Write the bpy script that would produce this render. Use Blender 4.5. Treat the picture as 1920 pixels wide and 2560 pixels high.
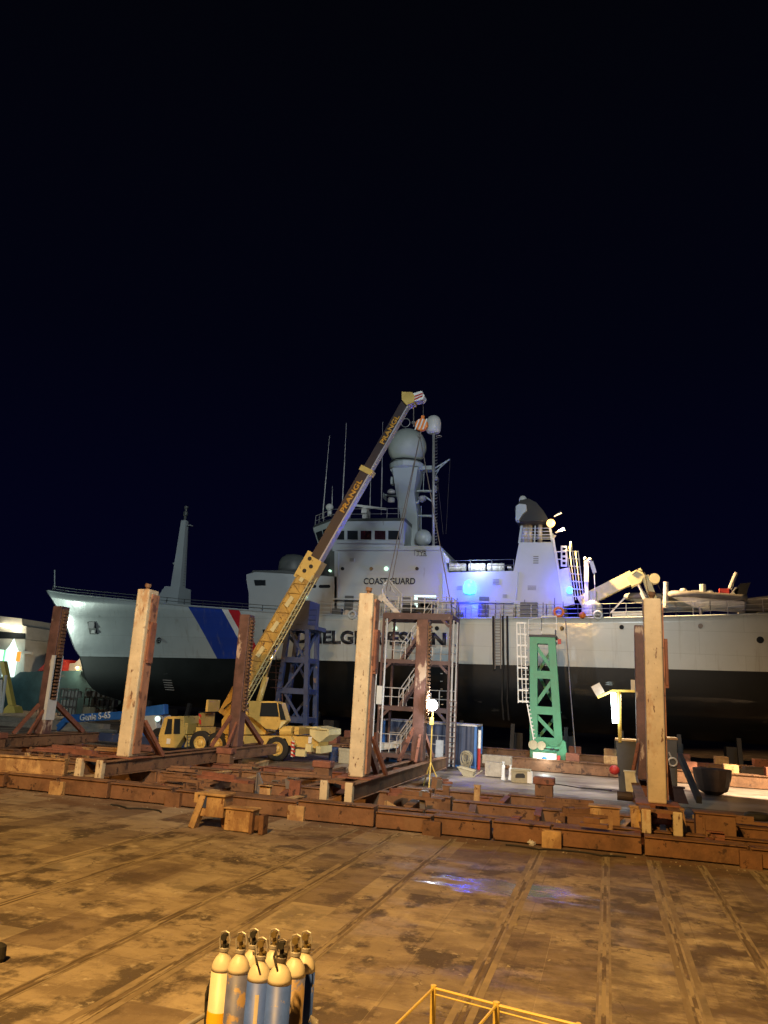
import bpy, bmesh, math, random
from mathutils import Vector, Matrix
random.seed(7)
for o in list(bpy.data.objects): bpy.data.objects.remove(o)
sc = bpy.context.scene; COL = sc.collection

# ------------------------------------------------------------------ camera
CAMZ, F, CX, CY = 4.15, 1923.0, 960.0, 1280.0
YAW, PITCH, ROLL = [math.radians(a) for a in (16.5, 13.5, 3.25)]
_f = Vector((-math.sin(YAW)*math.cos(PITCH), math.cos(YAW)*math.cos(PITCH), math.sin(PITCH)))
_r0 = Vector((math.cos(YAW), math.sin(YAW), 0)); _u0 = _r0.cross(_f)
_r = _r0*math.cos(ROLL)+_u0*math.sin(ROLL); _u = -_r0*math.sin(ROLL)+_u0*math.cos(ROLL)
cd = bpy.data.cameras.new('camera'); cam = bpy.data.objects.new('camera', cd); COL.objects.link(cam)
cam.matrix_world = Matrix(((_r.x,_u.x,-_f.x,0),(_r.y,_u.y,-_f.y,0),(_r.z,_u.z,-_f.z,CAMZ),(0,0,0,1)))
cd.sensor_fit = 'VERTICAL'; cd.sensor_height = 36; cd.lens = 36*F/2560
cd.clip_start = .1; cd.clip_end = 5000; sc.camera = cam

# ------------------------------------------------------------------ night sky
w = bpy.data.worlds.new('World'); sc.world = w; w.use_nodes = True
nt = w.node_tree; bg = nt.nodes['Background']
tc = nt.nodes.new('ShaderNodeTexCoord'); sx = nt.nodes.new('ShaderNodeSeparateXYZ'); rp = nt.nodes.new('ShaderNodeValToRGB')
nt.links.new(tc.outputs['Generated'], sx.inputs[0]); nt.links.new(sx.outputs['Z'], rp.inputs[0]); nt.links.new(rp.outputs[0], bg.inputs[0])
e = rp.color_ramp.elements; e[0].position = .0; e[0].color = (.0010,.0010,.0105,1); e[1].position = .8; e[1].color = (.0009,.0011,.0022,1)
m_ = e.new(.42); m_.color = (.0007,.0009,.0045,1)
bg.inputs[1].default_value = 1.0
sc.view_settings.view_transform = 'Standard'; sc.view_settings.look = 'None'
sc.view_settings.exposure = 0; sc.view_settings.gamma = 1

# ------------------------------------------------------------------ yard lamps (the night's light)
def aim(o, target):
    d = Vector(target)-o.location; o.rotation_euler = d.to_track_quat('-Z', 'Y').to_euler()
def spot(name, loc, target, power, col, ang=60, blend=.5, size=.5):
    l = bpy.data.lights.new(name, 'SPOT'); l.energy = power; l.color = col; l.spot_size = math.radians(ang); l.spot_blend = blend; l.shadow_soft_size = size
    o = bpy.data.objects.new(name, l); COL.objects.link(o); o.location = loc; aim(o, target); return o
def point(name, loc, power, col, size=.15):
    l = bpy.data.lights.new(name, 'POINT'); l.energy = power; l.color = col; l.shadow_soft_size = size
    o = bpy.data.objects.new(name, l); COL.objects.link(o); o.location = loc; return o
SODIUM = (1, .54, .15); COOL = (.80, .93, 1)
spot('sodium_floodlight', (-5, -5, 20), (-6, 20, 0), 58000, SODIUM, 80, .7, .45)
spot('crane_fill_light', (-36, 0, 24), (-15, 46, 2.5), 24000, SODIUM, 40, .6, .5)  # unseen lamp added to brighten the crane
spot('yard_floodlight', (4, -2, 27), (-24, 61, 8), 56000, (.84, .97, 1), 62, .7, 3.0)

# ------------------------------------------------------------------ measuring helpers
CAM = Vector((0, 0, CAMZ))
def ray(px, py): return _f+_r*((px-CX)/F)-_u*((py-CY)/F)
def V(px, py, Y):
    d = ray(px, py); return CAM+d*(Y/d.y)
def G(px, py, z=0.0):
    d = ray(px, py); return CAM+d*((z-CAMZ)/d.z)

# ------------------------------------------------------------------ materials
M = {}
def mat(name, col, rough=.55, metal=0.0, var=.25, scale=2.0, chip=None, chip_amt=.0, chip_scale=6, chip_stretch=(1,1,1), bump=.0, coat=0, patch=None, patch_lo=.52):
    m = bpy.data.materials.new(name); m.use_nodes = True; n = m.node_tree.nodes; L = m.node_tree.links
    b = n['Principled BSDF']; b.inputs['Roughness'].default_value = rough; b.inputs['Metallic'].default_value = metal
    if coat: b.inputs['Coat Weight'].default_value = coat
    t = n.new('ShaderNodeTexCoord'); ns = n.new('ShaderNodeTexNoise'); ns.inputs['Scale'].default_value = scale; ns.inputs['Detail'].default_value = 6; ns.inputs['Roughness'].default_value = .65
    oi = n.new('ShaderNodeObjectInfo'); mu = n.new('ShaderNodeMath'); mu.operation = 'MULTIPLY'; mu.inputs[1].default_value = 37.0; L.new(oi.outputs['Random'], mu.inputs[0])
    of = n.new('ShaderNodeVectorMath'); of.operation = 'ADD'; L.new(t.outputs['Object'], of.inputs[0]); L.new(mu.outputs[0], of.inputs[1])
    L.new(of.outputs[0], ns.inputs['Vector'])
    mr = n.new('ShaderNodeMapRange'); mr.inputs[1].default_value = .3; mr.inputs[2].default_value = .7; mr.inputs[3].default_value = 1-var; mr.inputs[4].default_value = 1+var*.6
    L.new(ns.outputs['Fac'], mr.inputs[0])
    mx = n.new('ShaderNodeMix'); mx.data_type = 'RGBA'; mx.blend_type = 'MULTIPLY'; mx.inputs[0].default_value = 1
    mx.inputs[6].default_value = (*col, 1); L.new(mr.outputs[0], mx.inputs[7]); out = mx.outputs[2]
    if patch:
        mpp = n.new('ShaderNodeMapping'); mpp.inputs['Scale'].default_value = (1,1,.45); L.new(of.outputs[0], mpp.inputs[0])
        pn = n.new('ShaderNodeTexNoise'); pn.inputs['Scale'].default_value = .9; pn.inputs['Detail'].default_value = 7; pn.inputs['Roughness'].default_value = .7; L.new(mpp.outputs[0], pn.inputs['Vector'])
        pr = n.new('ShaderNodeMapRange'); pr.inputs[1].default_value = patch_lo; pr.inputs[2].default_value = patch_lo+.09; pr.inputs[4].default_value = .8; L.new(pn.outputs['Fac'], pr.inputs[0])
        pm = n.new('ShaderNodeMix'); pm.data_type = 'RGBA'; L.new(pr.outputs[0], pm.inputs[0]); L.new(out, pm.inputs[6]); pm.inputs[7].default_value = (*patch, 1); out = pm.outputs[2]
    if chip:
        mp = n.new('ShaderNodeMapping'); mp.inputs['Scale'].default_value = chip_stretch; L.new(of.outputs[0], mp.inputs[0])
        n2 = n.new('ShaderNodeTexNoise'); n2.inputs['Scale'].default_value = chip_scale; n2.inputs['Detail'].default_value = 5; n2.inputs['Roughness'].default_value = .6
        L.new(mp.outputs[0], n2.inputs['Vector'])
        r2 = n.new('ShaderNodeMapRange'); th = .72-chip_amt*.4; r2.inputs[1].default_value = th; r2.inputs[2].default_value = th+.04; L.new(n2.outputs['Fac'], r2.inputs[0])
        m2 = n.new('ShaderNodeMix'); m2.data_type = 'RGBA'; L.new(r2.outputs[0], m2.inputs[0]); L.new(out, m2.inputs[6]); m2.inputs[7].default_value = (*chip, 1); out = m2.outputs[2]
    L.new(out, b.inputs['Base Color'])
    rr = n.new('ShaderNodeMapRange'); rr.inputs[3].default_value = max(0,rough-.12); rr.inputs[4].default_value = min(1,rough+.12); L.new(ns.outputs['Fac'], rr.inputs[0]); L.new(rr.outputs[0], b.inputs['Roughness'])
    if bump:
        bp = n.new('ShaderNodeBump'); bp.inputs['Strength'].default_value = bump; bp.inputs['Distance'].default_value = .03
        n3 = n.new('ShaderNodeTexNoise'); n3.inputs['Scale'].default_value = scale*6; n3.inputs['Detail'].default_value = 6; L.new(t.outputs['Object'], n3.inputs['Vector'])
        L.new(n3.outputs['Fac'], bp.inputs['Height']); L.new(bp.outputs[0], b.inputs['Normal'])
    M[name] = m; return m
def emit(name, col, s):
    m = bpy.data.materials.new(name); m.use_nodes = True; b = m.node_tree.nodes['Principled BSDF']
    b.inputs['Base Color'].default_value = (*col, 1); b.inputs['Emission Color'].default_value = (*col, 1); b.inputs['Emission Strength'].default_value = s
    M[name] = m; return m
mat('rust', (.17,.085,.042), .78, .05, .5, 1.3, (.05,.024,.014), .30, 3, (1,1,1), .6, patch=(.20,.11,.055), patch_lo=.52)
mat('rust_red', (.21,.080,.048), .7, .1, .4, 2, (.07,.03,.02), .3, 3, (1,1,1), .5)
mat('rust_pale', (.44,.29,.13), .75, 0, .4, 2, (.15,.07,.03), .25, 6, (1,1,1), .4, patch=(.22,.115,.05), patch_lo=.48)
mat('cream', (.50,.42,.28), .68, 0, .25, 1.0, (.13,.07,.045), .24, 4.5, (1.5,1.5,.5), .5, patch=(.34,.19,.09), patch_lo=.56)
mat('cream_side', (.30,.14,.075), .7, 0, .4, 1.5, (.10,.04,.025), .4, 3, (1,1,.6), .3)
mat('brown_post', (.115,.055,.045), .65, 0, .5, 1.5, (.40,.30,.22), .30, 1.3, (1,1,.4), .4)
mat('ship_grey', (.42,.47,.49), .38, 0, .06, .5, (.30,.32,.32), .05, 1.0, (1,1,.2))
mat('ship_white', (.62,.66,.66), .4, 0, .1, 1)
mat('ship_dark', (.10,.11,.11), .5, 0, .2, 1)
mat('deck_dark', (.05,.06,.07), .6, 0, .2, 1)
mat('dome_grey', (.40,.44,.42), .5, 0, .08, 1)
mat('black', (.012,.012,.014), .6, 0, .2, 2)
mat('rubber', (.018,.017,.016), .8, 0, .3, 5)
mat('glass', (.02,.025,.03), .08, 0, .05, 1)
mat('glass_red', (.035,.015,.02), .1, 0, .7, 1.2, (.16,.01,.02), .35, 1.1)
mat('bin_dark', (.035,.04,.05), .5, 0, .3, 2)
mat('letter_black', (.012,.012,.02), .5, 0, .1, 1)
mat('letter_white', (.65,.66,.66), .5, 0, .1, 1)
mat('letter_orange', (.62,.30,.04), .55, 0, .25, 4)
mat('crane_yellow', (.60,.42,.12), .4, 0, .22, 1.5, (.30,.18,.05), .25, 3, (1,1,1))
mat('boom_yellow', (.52,.33,.08), .5, 0, .25, 1.5, (.16,.09,.04), .28, 3, (1,1,1), .2, patch=(.30,.18,.06), patch_lo=.50)
mat('crane_dark', (.035,.020,.022), .5, 0, .3, 1.5)
mat('boom_edge_lit', (.40,.38,.42), .45, 0, .2, 1.5)
mat('pale_yellow', (.62,.56,.30), .5, 0, .15, 2)
mat('chrome', (.6,.6,.6), .2, 1, .05, 1)
mat('red', (.42,.03,.025), .5, 0, .15, 2)
mat('white', (.72,.72,.70), .5, 0, .12, 2)
mat('orange', (.75,.20,.03), .5, 0, .1, 2)
mat('tower_blue', (.035,.055,.13), .5, 0, .35, 1.2, (.20,.13,.09), .25, 2.5, (1,1,.6))
mat('tower_green', (.055,.27,.15), .5, 0, .2, 1.2, (.30,.30,.22), .08, 2.5, (1,1,.6))
mat('galv', (.42,.41,.40), .45, .3, .2, 3)
mat('galv_dark', (.16,.14,.13), .5, .3, .2, 3)
mat('scaffold_brown', (.075,.038,.033), .6, .1, .35, 2, (.30,.22,.18), .2, 3)
mat('container_blue', (.035,.05,.10), .5, 0, .3, 1.2, (.14,.09,.07), .1, 3)
mat('pole_yellow', (.66,.50,.12), .5, 0, .15, 2)
mat('rope', (.34,.30,.20), .85, 0, .2, 8)
mat('lift_blue', (.03,.14,.42), .45, 0, .25, 2)
mat('teal_hull', (.03,.075,.09), .5, 0, .4, .8, (.10,.10,.10), .2, 1)
mat('rib_tube', (.16,.15,.14), .6, 0, .2, 2)
mat('concrete_block', (.32,.28,.22), .85, 0, .3, 3, None, 0, 1, (1,1,1), .4)
mat('cyl_white', (.62,.57,.45), .45, 0, .12, 5, (.30,.22,.12), .08, 14)
mat('cyl_blue', (.05,.115,.50), .5, 0, .25, 6, (.22,.19,.14), .20, 9)
mat('cyl_worn', (.10,.12,.26), .55, 0, .3, 6, (.26,.18,.09), .42, 4)
mat('cyl_band', (.85,.50,.02), .5, 0, .05, 5)
mat('brass', (.35,.27,.12), .4, .7, .2, 8)
mat('plaster', (.50,.50,.46), .7, 0, .15, 1)
mat('plastic_white', (.55,.56,.50), .6, 0, .2, 3)
mat('black_rust', (.05,.032,.026), .7, .1, .4, 3)
emit('lamp_white', (.92,.97,1), 26)
emit('tube_white', (.85,1,.97), 14)
emit('lamp_warm', (1,.52,.14), 4)
emit('lamp_blue', (.03,.24,1), 11)
emit('lit_green', (.62,1,.72), 1.3)
emit('lit_window', (.75,1,.93), 1.2)
emit('strip_warm', (1,.88,.62), 9)
emit('lamp_green', (.15,1,.25), 1.2)
emit('lamp_orange', (1,.30,.04), 1.2)
emit('red_glow', (.6,.02,.04), .16)

# ------------------------------------------------------------------ geometry helpers
def wloc(o):
    v = Vector((0,0,0))
    while o is not None: v += o.location; o = o.parent
    return v
def tag(o, label, cat, group=None, kind=None):
    if label: o['label'] = label
    if cat: o['category'] = cat
    if group: o['group'] = group
    if kind: o['kind'] = kind
    return o
def thing(name, label, cat, loc, group=None):
    o = bpy.data.objects.new(name, None); o.empty_display_size = .3; COL.objects.link(o); o.location = loc
    return tag(o, label, cat, group)
class MB:
    def __init__(s): s.bm = bmesh.new()
    def poly(s, pts, faces):
        vs = [s.bm.verts.new(p) for p in pts]
        for f in faces:
            try: s.bm.faces.new([vs[i] for i in f])
            except ValueError: pass
        return s
    def box(s, a, b):
        x0,y0,z0 = [min(a[i],b[i]) for i in range(3)]; x1,y1,z1 = [max(a[i],b[i]) for i in range(3)]
        return s.poly([(x0,y0,z0),(x1,y0,z0),(x1,y1,z0),(x0,y1,z0),(x0,y0,z1),(x1,y0,z1),(x1,y1,z1),(x0,y1,z1)],
               [(0,3,2,1),(4,5,6,7),(0,1,5,4),(1,2,6,5),(2,3,7,6),(3,0,4,7)])
    def beam(s, p, q, w, h, up=(0,0,1)):      # w across, h along 'up'
        p, q = Vector(p), Vector(q); d = (q-p).normalized(); u = Vector(up)
        if abs(d.dot(u)) > .98: u = Vector((0,1,0))
        sd = d.cross(u).normalized()*w/2; u = sd.cross(d).normalized()*h/2
        P = [p-sd-u,p+sd-u,p+sd+u,p-sd+u,q-sd-u,q+sd-u,q+sd+u,q-sd+u]
        return s.poly(P, [(0,1,2,3),(7,6,5,4),(0,4,5,1),(1,5,6,2),(2,6,7,3),(3,7,4,0)])
    def tube(s, pts, r, n=6, r2=None, cap=True):
        pts = [Vector(p) for p in pts]; k = len(pts); rings = []
        for i, p in enumerate(pts):
            d = (pts[min(i+1,k-1)]-pts[max(i-1,0)]).normalized(); a = Vector((0,0,1)) if abs(d.z) < .9 else Vector((1,0,0))
            u = d.cross(a).normalized(); v = d.cross(u); rr = r if r2 is None else r+(r2-r)*i/(k-1)
            rings.append([s.bm.verts.new(p+(u*math.cos(t)+v*math.sin(t))*rr) for t in [2*math.pi*j/n for j in range(n)]])
        for i in range(k-1):
            for j in range(n): s.bm.faces.new([rings[i][j],rings[i][(j+1)%n],rings[i+1][(j+1)%n],rings[i+1][j]])
        if cap: s.bm.faces.new(rings[0][::-1]); s.bm.faces.new(rings[-1])
        return s
    def prism(s, poly, y0, y1):               # poly of (x,z), extruded in y
        n = len(poly); P = [(x,y0,z) for x,z in poly]+[(x,y1,z) for x,z in poly]
        return s.poly(P, [tuple(range(n)), tuple(range(2*n-1,n-1,-1))]+[(i,i+n,(i+1)%n+n,(i+1)%n) for i in range(n)])
    def plan(s, poly0, z0, poly1, z1):        # loft of two plan outlines
        n = len(poly0); P = [(x,y,z0) for x,y in poly0]+[(x,y,z1) for x,y in poly1]
        return s.poly(P, [tuple(range(n-1,-1,-1)), tuple(range(n,2*n))]+[(i,(i+1)%n,(i+1)%n+n,i+n) for i in range(n)])
    def lathe(s, c, prof, n=24, axis='Z', close=True):  # prof of (r, h)
        c = Vector(c); rings = []
        for r, h in prof:
            ring = []
            for j in range(n):
                a = 2*math.pi*j/n
                o = {'Z': (r*math.cos(a), r*math.sin(a), h), 'Y': (r*math.cos(a), h, r*math.sin(a)), 'X': (h, r*math.cos(a), r*math.sin(a))}[axis]
                ring.append(s.bm.verts.new(c+Vector(o)))
            rings.append(ring)
        for i in range(len(rings)-1):
            for j in range(n): s.bm.faces.new([rings[i][j],rings[i][(j+1)%n],rings[i+1][(j+1)%n],rings[i+1][j]])
        if close: s.bm.faces.new(rings[0][::-1]); s.bm.faces.new(rings[-1])
        return s
    def ball(s, c, r, n=24, squash=1):
        return s.lathe(c, [(r*math.sin(math.pi*i/n*1.0+.001), -r*squash*math.cos(math.pi*i/n)) for i in range(n+1)], n)
    def torus(s, c, R, r, axis='Y', n=24, m=8):
        c = Vector(c); g = []
        for i in range(n):
            a = 2*math.pi*i/n; ring = []
            for j in range(m):
                b = 2*math.pi*j/m; q = R+r*math.cos(b); h = r*math.sin(b)
                o = {'Y': (q*math.cos(a), h, q*math.sin(a)), 'Z': (q*math.cos(a), q*math.sin(a), h), 'X': (h, q*math.cos(a), q*math.sin(a))}[axis]
                ring.append(s.bm.verts.new(c+Vector(o)))
            g.append(ring)
        for i in range(n):
            for j in range(m): s.bm.faces.new([g[i][j],g[(i+1)%n][j],g[(i+1)%n][(j+1)%m],g[i][(j+1)%m]])
        return s
    def build(s, name, m, parent=None, smooth=False, bevel=0, label=None, center=None):
        off = wloc(parent) if parent is not None else (Vector(center) if center is not None else Vector((0,0,0)))
        bmesh.ops.translate(s.bm, verts=s.bm.verts, vec=-off)
        bmesh.ops.recalc_face_normals(s.bm, faces=s.bm.faces)
        me = bpy.data.meshes.new(name); s.bm.to_mesh(me); s.bm.free()
        me.materials.append(M[m] if isinstance(m, str) else m)
        if smooth:
            for p in me.polygons: p.use_smooth = True
        o = bpy.data.objects.new(name, me); COL.objects.link(o)
        if parent is not None: o.parent = parent
        else: o.location = off
        if bevel:
            bv = o.modifiers.new('bevel', 'BEVEL'); bv.width = bevel; bv.segments = 2; bv.limit_method = 'ANGLE'
        if smooth:
            pass
        if label: o['label'] = label
        return o
def mono(name, mb, m, label, cat, center, group=None, **k):
    o = mb.build(name, m, None, center=center, **k); return tag(o, label, cat, group)
def dup(root, delta, label=None):
    def cp(o, par):
        c = o.copy(); COL.objects.link(c); c.parent = par
        for ch in [x for x in bpy.data.objects if x.parent == o and x != c]: cp(ch, c)
        return c
    c = cp(root, None); c.location = root.location+Vector(delta)
    if label: c['label'] = label
    return c
def text(s, p0, p1, height, m, parent, name='lettering', depth=.03, bold=.0, hull=None, up=None):
    cu = bpy.data.curves.new('t', 'FONT'); cu.body = s; cu.size = 1; cu.offset = bold; cu.resolution_u = 4
    to = bpy.data.objects.new('t', cu); COL.objects.link(to)
    dg = bpy.context.evaluated_depsgraph_get(); me = bpy.data.meshes.new_from_object(to.evaluated_get(dg))
    bpy.data.objects.remove(to)
    xs = [v.co.x for v in me.vertices]; ys = [v.co.y for v in me.vertices]; x0, x1, y0, y1 = min(xs), max(xs), min(ys), max(ys)
    p0, p1 = Vector(p0), Vector(p1); W_ = (p1-p0); d = W_.normalized(); upv = Vector(up) if up else Vector((0,0,1)); nrm = d.cross(upv).normalized(); upv = nrm.cross(d)
    off = wloc(parent)
    bm = bmesh.new(); bm.from_mesh(me)
    ex = bmesh.ops.extrude_face_region(bm, geom=list(bm.faces)); back = set(g for g in ex['geom'] if isinstance(g, bmesh.types.BMVert))
    for v in bm.verts:
        a, b = (v.co.x-x0)/(x1-x0), (v.co.y-y0)/(y1-y0)
        q = p0+W_*a+upv*height*b
        if hull: q.y = hull(q.x, q.z)-(.05 if v not in back else 0)
        else: q = q+(nrm*depth if v not in back else Vector((0,0,0)))
        v.co = q-off
    bmesh.ops.recalc_face_normals(bm, faces=bm.faces)
    me2 = bpy.data.meshes.new(name); bm.to_mesh(me2); bm.free(); me2.materials.append(M[m])
    o = bpy.data.objects.new(name, me2); COL.objects.link(o); o.parent = parent; return o

# ================================================================== GROUND
def ground_mat():
    m = bpy.data.materials.new('yard_concrete'); m.use_nodes = True; n = m.node_tree.nodes; L = m.node_tree.links; b = n['Principled BSDF']
    t = n.new('ShaderNodeTexCoord')
    def noise(sc_, det=6, st=(1,1,1), rough=.6, loc=(0,0,0)):
        mp = n.new('ShaderNodeMapping'); mp.inputs['Scale'].default_value = st; mp.inputs['Location'].default_value = loc; L.new(t.outputs['Object'], mp.inputs[0])
        q = n.new('ShaderNodeTexNoise'); q.inputs['Scale'].default_value = sc_; q.inputs['Detail'].default_value = det; q.inputs['Roughness'].default_value = rough; L.new(mp.outputs[0], q.inputs['Vector']); return q.outputs['Fac']
    def rng(v, a, c, d=0, e=1):
        q = n.new('ShaderNodeMapRange'); q.inputs[1].default_value = a; q.inputs[2].default_value = c; q.inputs[3].default_value = d; q.inputs[4].default_value = e; L.new(v, q.inputs[0]); return q.outputs[0]
    def mix(f, a, c, bt='MIX'):
        q = n.new('ShaderNodeMix'); q.data_type = 'RGBA'; q.blend_type = bt
        for i, v in ((0,f),(6,a),(7,c)):
            if isinstance(v, tuple): q.inputs[i].default_value = (*v, 1)
            elif isinstance(v, (int,float)): q.inputs[i].default_value = v
            else: L.new(v, q.inputs[i])
        return q.outputs[2]
    def mth(op, a, c=0.0):
        q = n.new('ShaderNodeMath'); q.operation = op
        for i, v in ((0,a),(1,c)):
            if isinstance(v, (int,float)): q.inputs[i].default_value = v
            else: L.new(v, q.inputs[i])
        return q.outputs[0]
    base = mix(rng(noise(.35,5), .35,.65), (.30,.25,.185), (.44,.38,.28))
    # slabs, each with its own tone
    br = n.new('ShaderNodeTexBrick'); br.inputs['Scale'].default_value = 1; br.inputs['Mortar Size'].default_value = .012; br.inputs['Brick Width'].default_value = 2.9; br.inputs['Row Height'].default_value = 1.55
    br.inputs['Color1'].default_value = (.72,.70,.68,1); br.inputs['Color2'].default_value = (1.1,1.08,1.05,1); br.inputs['Mortar'].default_value = (.45,.42,.40,1)
    mp = n.new('ShaderNodeMapping'); mp.inputs['Rotation'].default_value = (0,0,math.pi/2); mp.inputs['Location'].default_value = (.1,.0,0); L.new(t.outputs['Object'], mp.inputs[0]); L.new(mp.outputs[0], br.inputs['Vector'])
    c = mix(.6, base, br.outputs['Color'], 'MULTIPLY')
    c = mix(rng(noise(1.7,8,(.55,1,1),.7), .47,.60,0,.65), c, (.14,.105,.075))                 # damp mottling
    c = mix(rng(noise(.75,9,(1.2,1,1),.68,(3,7,0)), .505,.585,0,.88), c, (.055,.042,.035))               # oil and water stains
    c = mix(rng(noise(4.5,8,(1,1,1),.7,(9,2,0)), .62,.68,0,.7), c, (.05,.038,.03))
    c = mix(rng(noise(2.6,6,(1,.8,1),.6,(1,5,0)), .62,.66,0,.6), c, (.50,.45,.36))
    sp = n.new('ShaderNodeSeparateXYZ'); L.new(t.outputs['Object'], sp.inputs[0])
    # rusty run-off close to the cradle
    near = rng(sp.outputs['Y'], 20.5, 24.5)
    c = mix(mth('MULTIPLY', near, rng(noise(.8,6,(.4,1,1)), .35,.6,.35,.95)), c, (.15,.085,.05))
    b2 = n.new('ShaderNodeTexBrick'); b2.inputs['Scale'].default_value = 1; b2.offset = .37; b2.squash = 1.0; b2.inputs['Mortar Size'].default_value = .004; b2.inputs['Brick Width'].default_value = 1.9; b2.inputs['Row Height'].default_value = 1.05
    b2.inputs['Color1'].default_value = (0,0,0,1); b2.inputs['Color2'].default_value = (1,1,1,1); b2.inputs['Mortar'].default_value = (0,0,0,1); L.new(mp.outputs[0], b2.inputs['Vector'])
    c = mix(rng(b2.outputs['Color'], .80,.84,0,.55), c, (.13,.095,.075)); c = mix(rng(b2.outputs['Color'], .16,.12,0,.35), c, (.50,.44,.33))
    c = mix(rng(noise(1.1,7,(1.0,.12,1),.65,(2,2,0)), .55,.68,0,.55), c, (.14,.105,.08))          # tyre and drag streaks along the rails
    vo = n.new('ShaderNodeTexVoronoi'); vo.feature = 'DISTANCE_TO_EDGE'; vo.inputs['Scale'].default_value = .42
    wp = n.new('ShaderNodeMapping'); L.new(t.outputs['Object'], wp.inputs[0]); nz = n.new('ShaderNodeTexNoise'); nz.inputs['Scale'].default_value = 2.5; nz.inputs['Detail'].default_value = 5; L.new(t.outputs['Object'], nz.inputs['Vector'])
    va = n.new('ShaderNodeVectorMath'); va.operation = 'ADD'; L.new(t.outputs['Object'], va.inputs[0]); L.new(nz.outputs['Color'], va.inputs[1]); L.new(va.outputs[0], vo.inputs['Vector'])
    c = mix(mth('MULTIPLY', rng(vo.outputs['Distance'], .012,.004,0,.7), rng(noise(.3,3), .48,.55)), c, (.07,.05,.04))
    c = mix(rng(noise(22,4,(1,1,1),.6), .58,.70,0,.35), c, (.10,.08,.06)); c = mix(rng(noise(30,3,(1,1,1),.6,(5,5,0)), .64,.72,0,.4), c, (.55,.48,.36))
    rgt = rng(sp.outputs['X'], -5.0, 1.0, .15, 1.0)
    c = mix(mth('MULTIPLY', rgt, rng(noise(.9,8,(.8,1.2,1),.66,(8,8,0)), .44,.58,0,.85)), c, (.095,.068,.052))
    L.new(c, b.inputs['Base Color'])
    # standing water between two rails
    px = mth('ABSOLUTE', mth('SUBTRACT', sp.outputs['X'], -2.35)); py = mth('ABSOLUTE', mth('SUBTRACT', sp.outputs['Y'], 19.5))
    el = mth('ADD', mth('POWER', mth('DIVIDE', px, 2.0), 2.0), mth('POWER', mth('DIVIDE', py, 1.0), 2.0))
    wet = rng(mth('ADD', el, mth('MULTIPLY', mth('SUBTRACT', noise(1.6,6,(.5,1.6,1),.6,(4,4,0)), .5), 5.0)), .35, 1.05, 1, 0)
    wet2 = rng(noise(.7,5,(.6,1.3,1),.6,(6,1,0)), .54,.62,0,.6)
    wt = mth('MAXIMUM', wet, mth('MULTIPLY', wet2, .6))
    c2 = mix(wt, c, (.10,.075,.06)); L.new(mix(mth('MULTIPLY', wt, .6), c, c2), b.inputs['Base Color'])
    rr = n.new('ShaderNodeMapRange'); rr.inputs[3].default_value = .78; rr.inputs[4].default_value = .15; L.new(wt, rr.inputs[0]); L.new(rr.outputs[0], b.inputs['Roughness'])
    bp = n.new('ShaderNodeBump'); bp.inputs['Distance'].default_value = .02
    st = n.new('ShaderNodeMapRange'); st.inputs[3].default_value = .5; st.inputs[4].default_value = .10; L.new(wt, st.inputs[0]); L.new(st.outputs[0], bp.inputs['Strength'])
    L.new(noise(9,7,(1,1,1),.7), bp.inputs['Height']); L.new(bp.outputs[0], b.inputs['Normal'])
    return m
M['ground'] = ground_mat()
g = MB(); g.poly([(-1500,-300,0),(1500,-300,0),(1500,2500,0),(-1500,2500,0)], [(0,1,2,3)])
tag(g.build('ground', 'ground'), None, None, kind='structure')
mat('rail_steel', (.30,.25,.18), .7, .1, .5, 2, (.12,.09,.06), .5, 2, (1,.3,1)); mat('rail_groove', (.14,.105,.075), .85, 0, .4, 3, (.30,.25,.18), .5, 2, (1,.3,1)); mat('rail_band', (.28,.23,.165), .8, 0, .45, 1.2, (.19,.15,.105), .5, 1.6, (1,.3,1))
for k, x in enumerate((-12.4,-10.9,-7.75,-6.4,-4.62,-1.95,-.1,1.2,2.5,3.9,5.6)):
    wdt = .18 if k % 2 else .11
    b_ = MB()
    b_.box((x-wdt,-2,.001),(x+wdt,25.2,.004)); tag(b_.build('rail_bed', 'rail_band'), None, None, kind='structure')
    b_ = MB()
    b_.box((x-.075,-2,.004),(x-.035,25.2,.010)); b_.box((x+.03,-2,.004),(x+.07,25.2,.010)); tag(b_.build('rail_track', 'rail_steel'), None, None, kind='structure')
    b_ = MB(); b_.box((x-.035,-2,.0045),(x+.03,25.2,.006)); tag(b_.build('rail_slot', 'rail_groove'), None, None, kind='structure')

# ================================================================== COAST GUARD SHIP  (centre line Y=67, near side Y=61.8)
YC, HB = 67.0, 5.2
ship = thing('patrol_ship', 'grey coast guard patrol ship on the slipway with black bottom and blue white red stripe', 'ship', (-12, YC, 0))
def interp(tab, x):
    if x <= tab[0][0]: return tab[0][1]
    for (a, b), (c, d) in zip(tab, tab[1:]):
        if x <= c: return b+(d-b)*(x-a)/(c-a)
    return tab[-1][1]
stem_px = [(114.6,1476),(145,1520),(160,1549),(185,1620),(197,1636),(206,1670),(210,1690),(220,1709),(235,1726),(251,1736),(285,1746),(320,1757)]
stem = sorted([(V(x,y,YC).z, V(x,y,YC).x) for x, y in stem_px])
ZK = stem[0][0]
def zw(x): return 7.06+.0162*(x+11.6)
def hbf(x, z):
    d = x-interp(stem, z); zz = zw(x)
    if d <= 0: return 0.0
    L_ = 46 if z < zz else 46-22*min(1, (z-zz)/4.5)
    g_ = 1-max(0, 1-d/L_)**1.9
    Bm = HB if z > zz else HB*(max(.02, 1-((zz-z)/(zz-ZK+.01))**3.2))**(1/2.4)
    return Bm*g_
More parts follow.
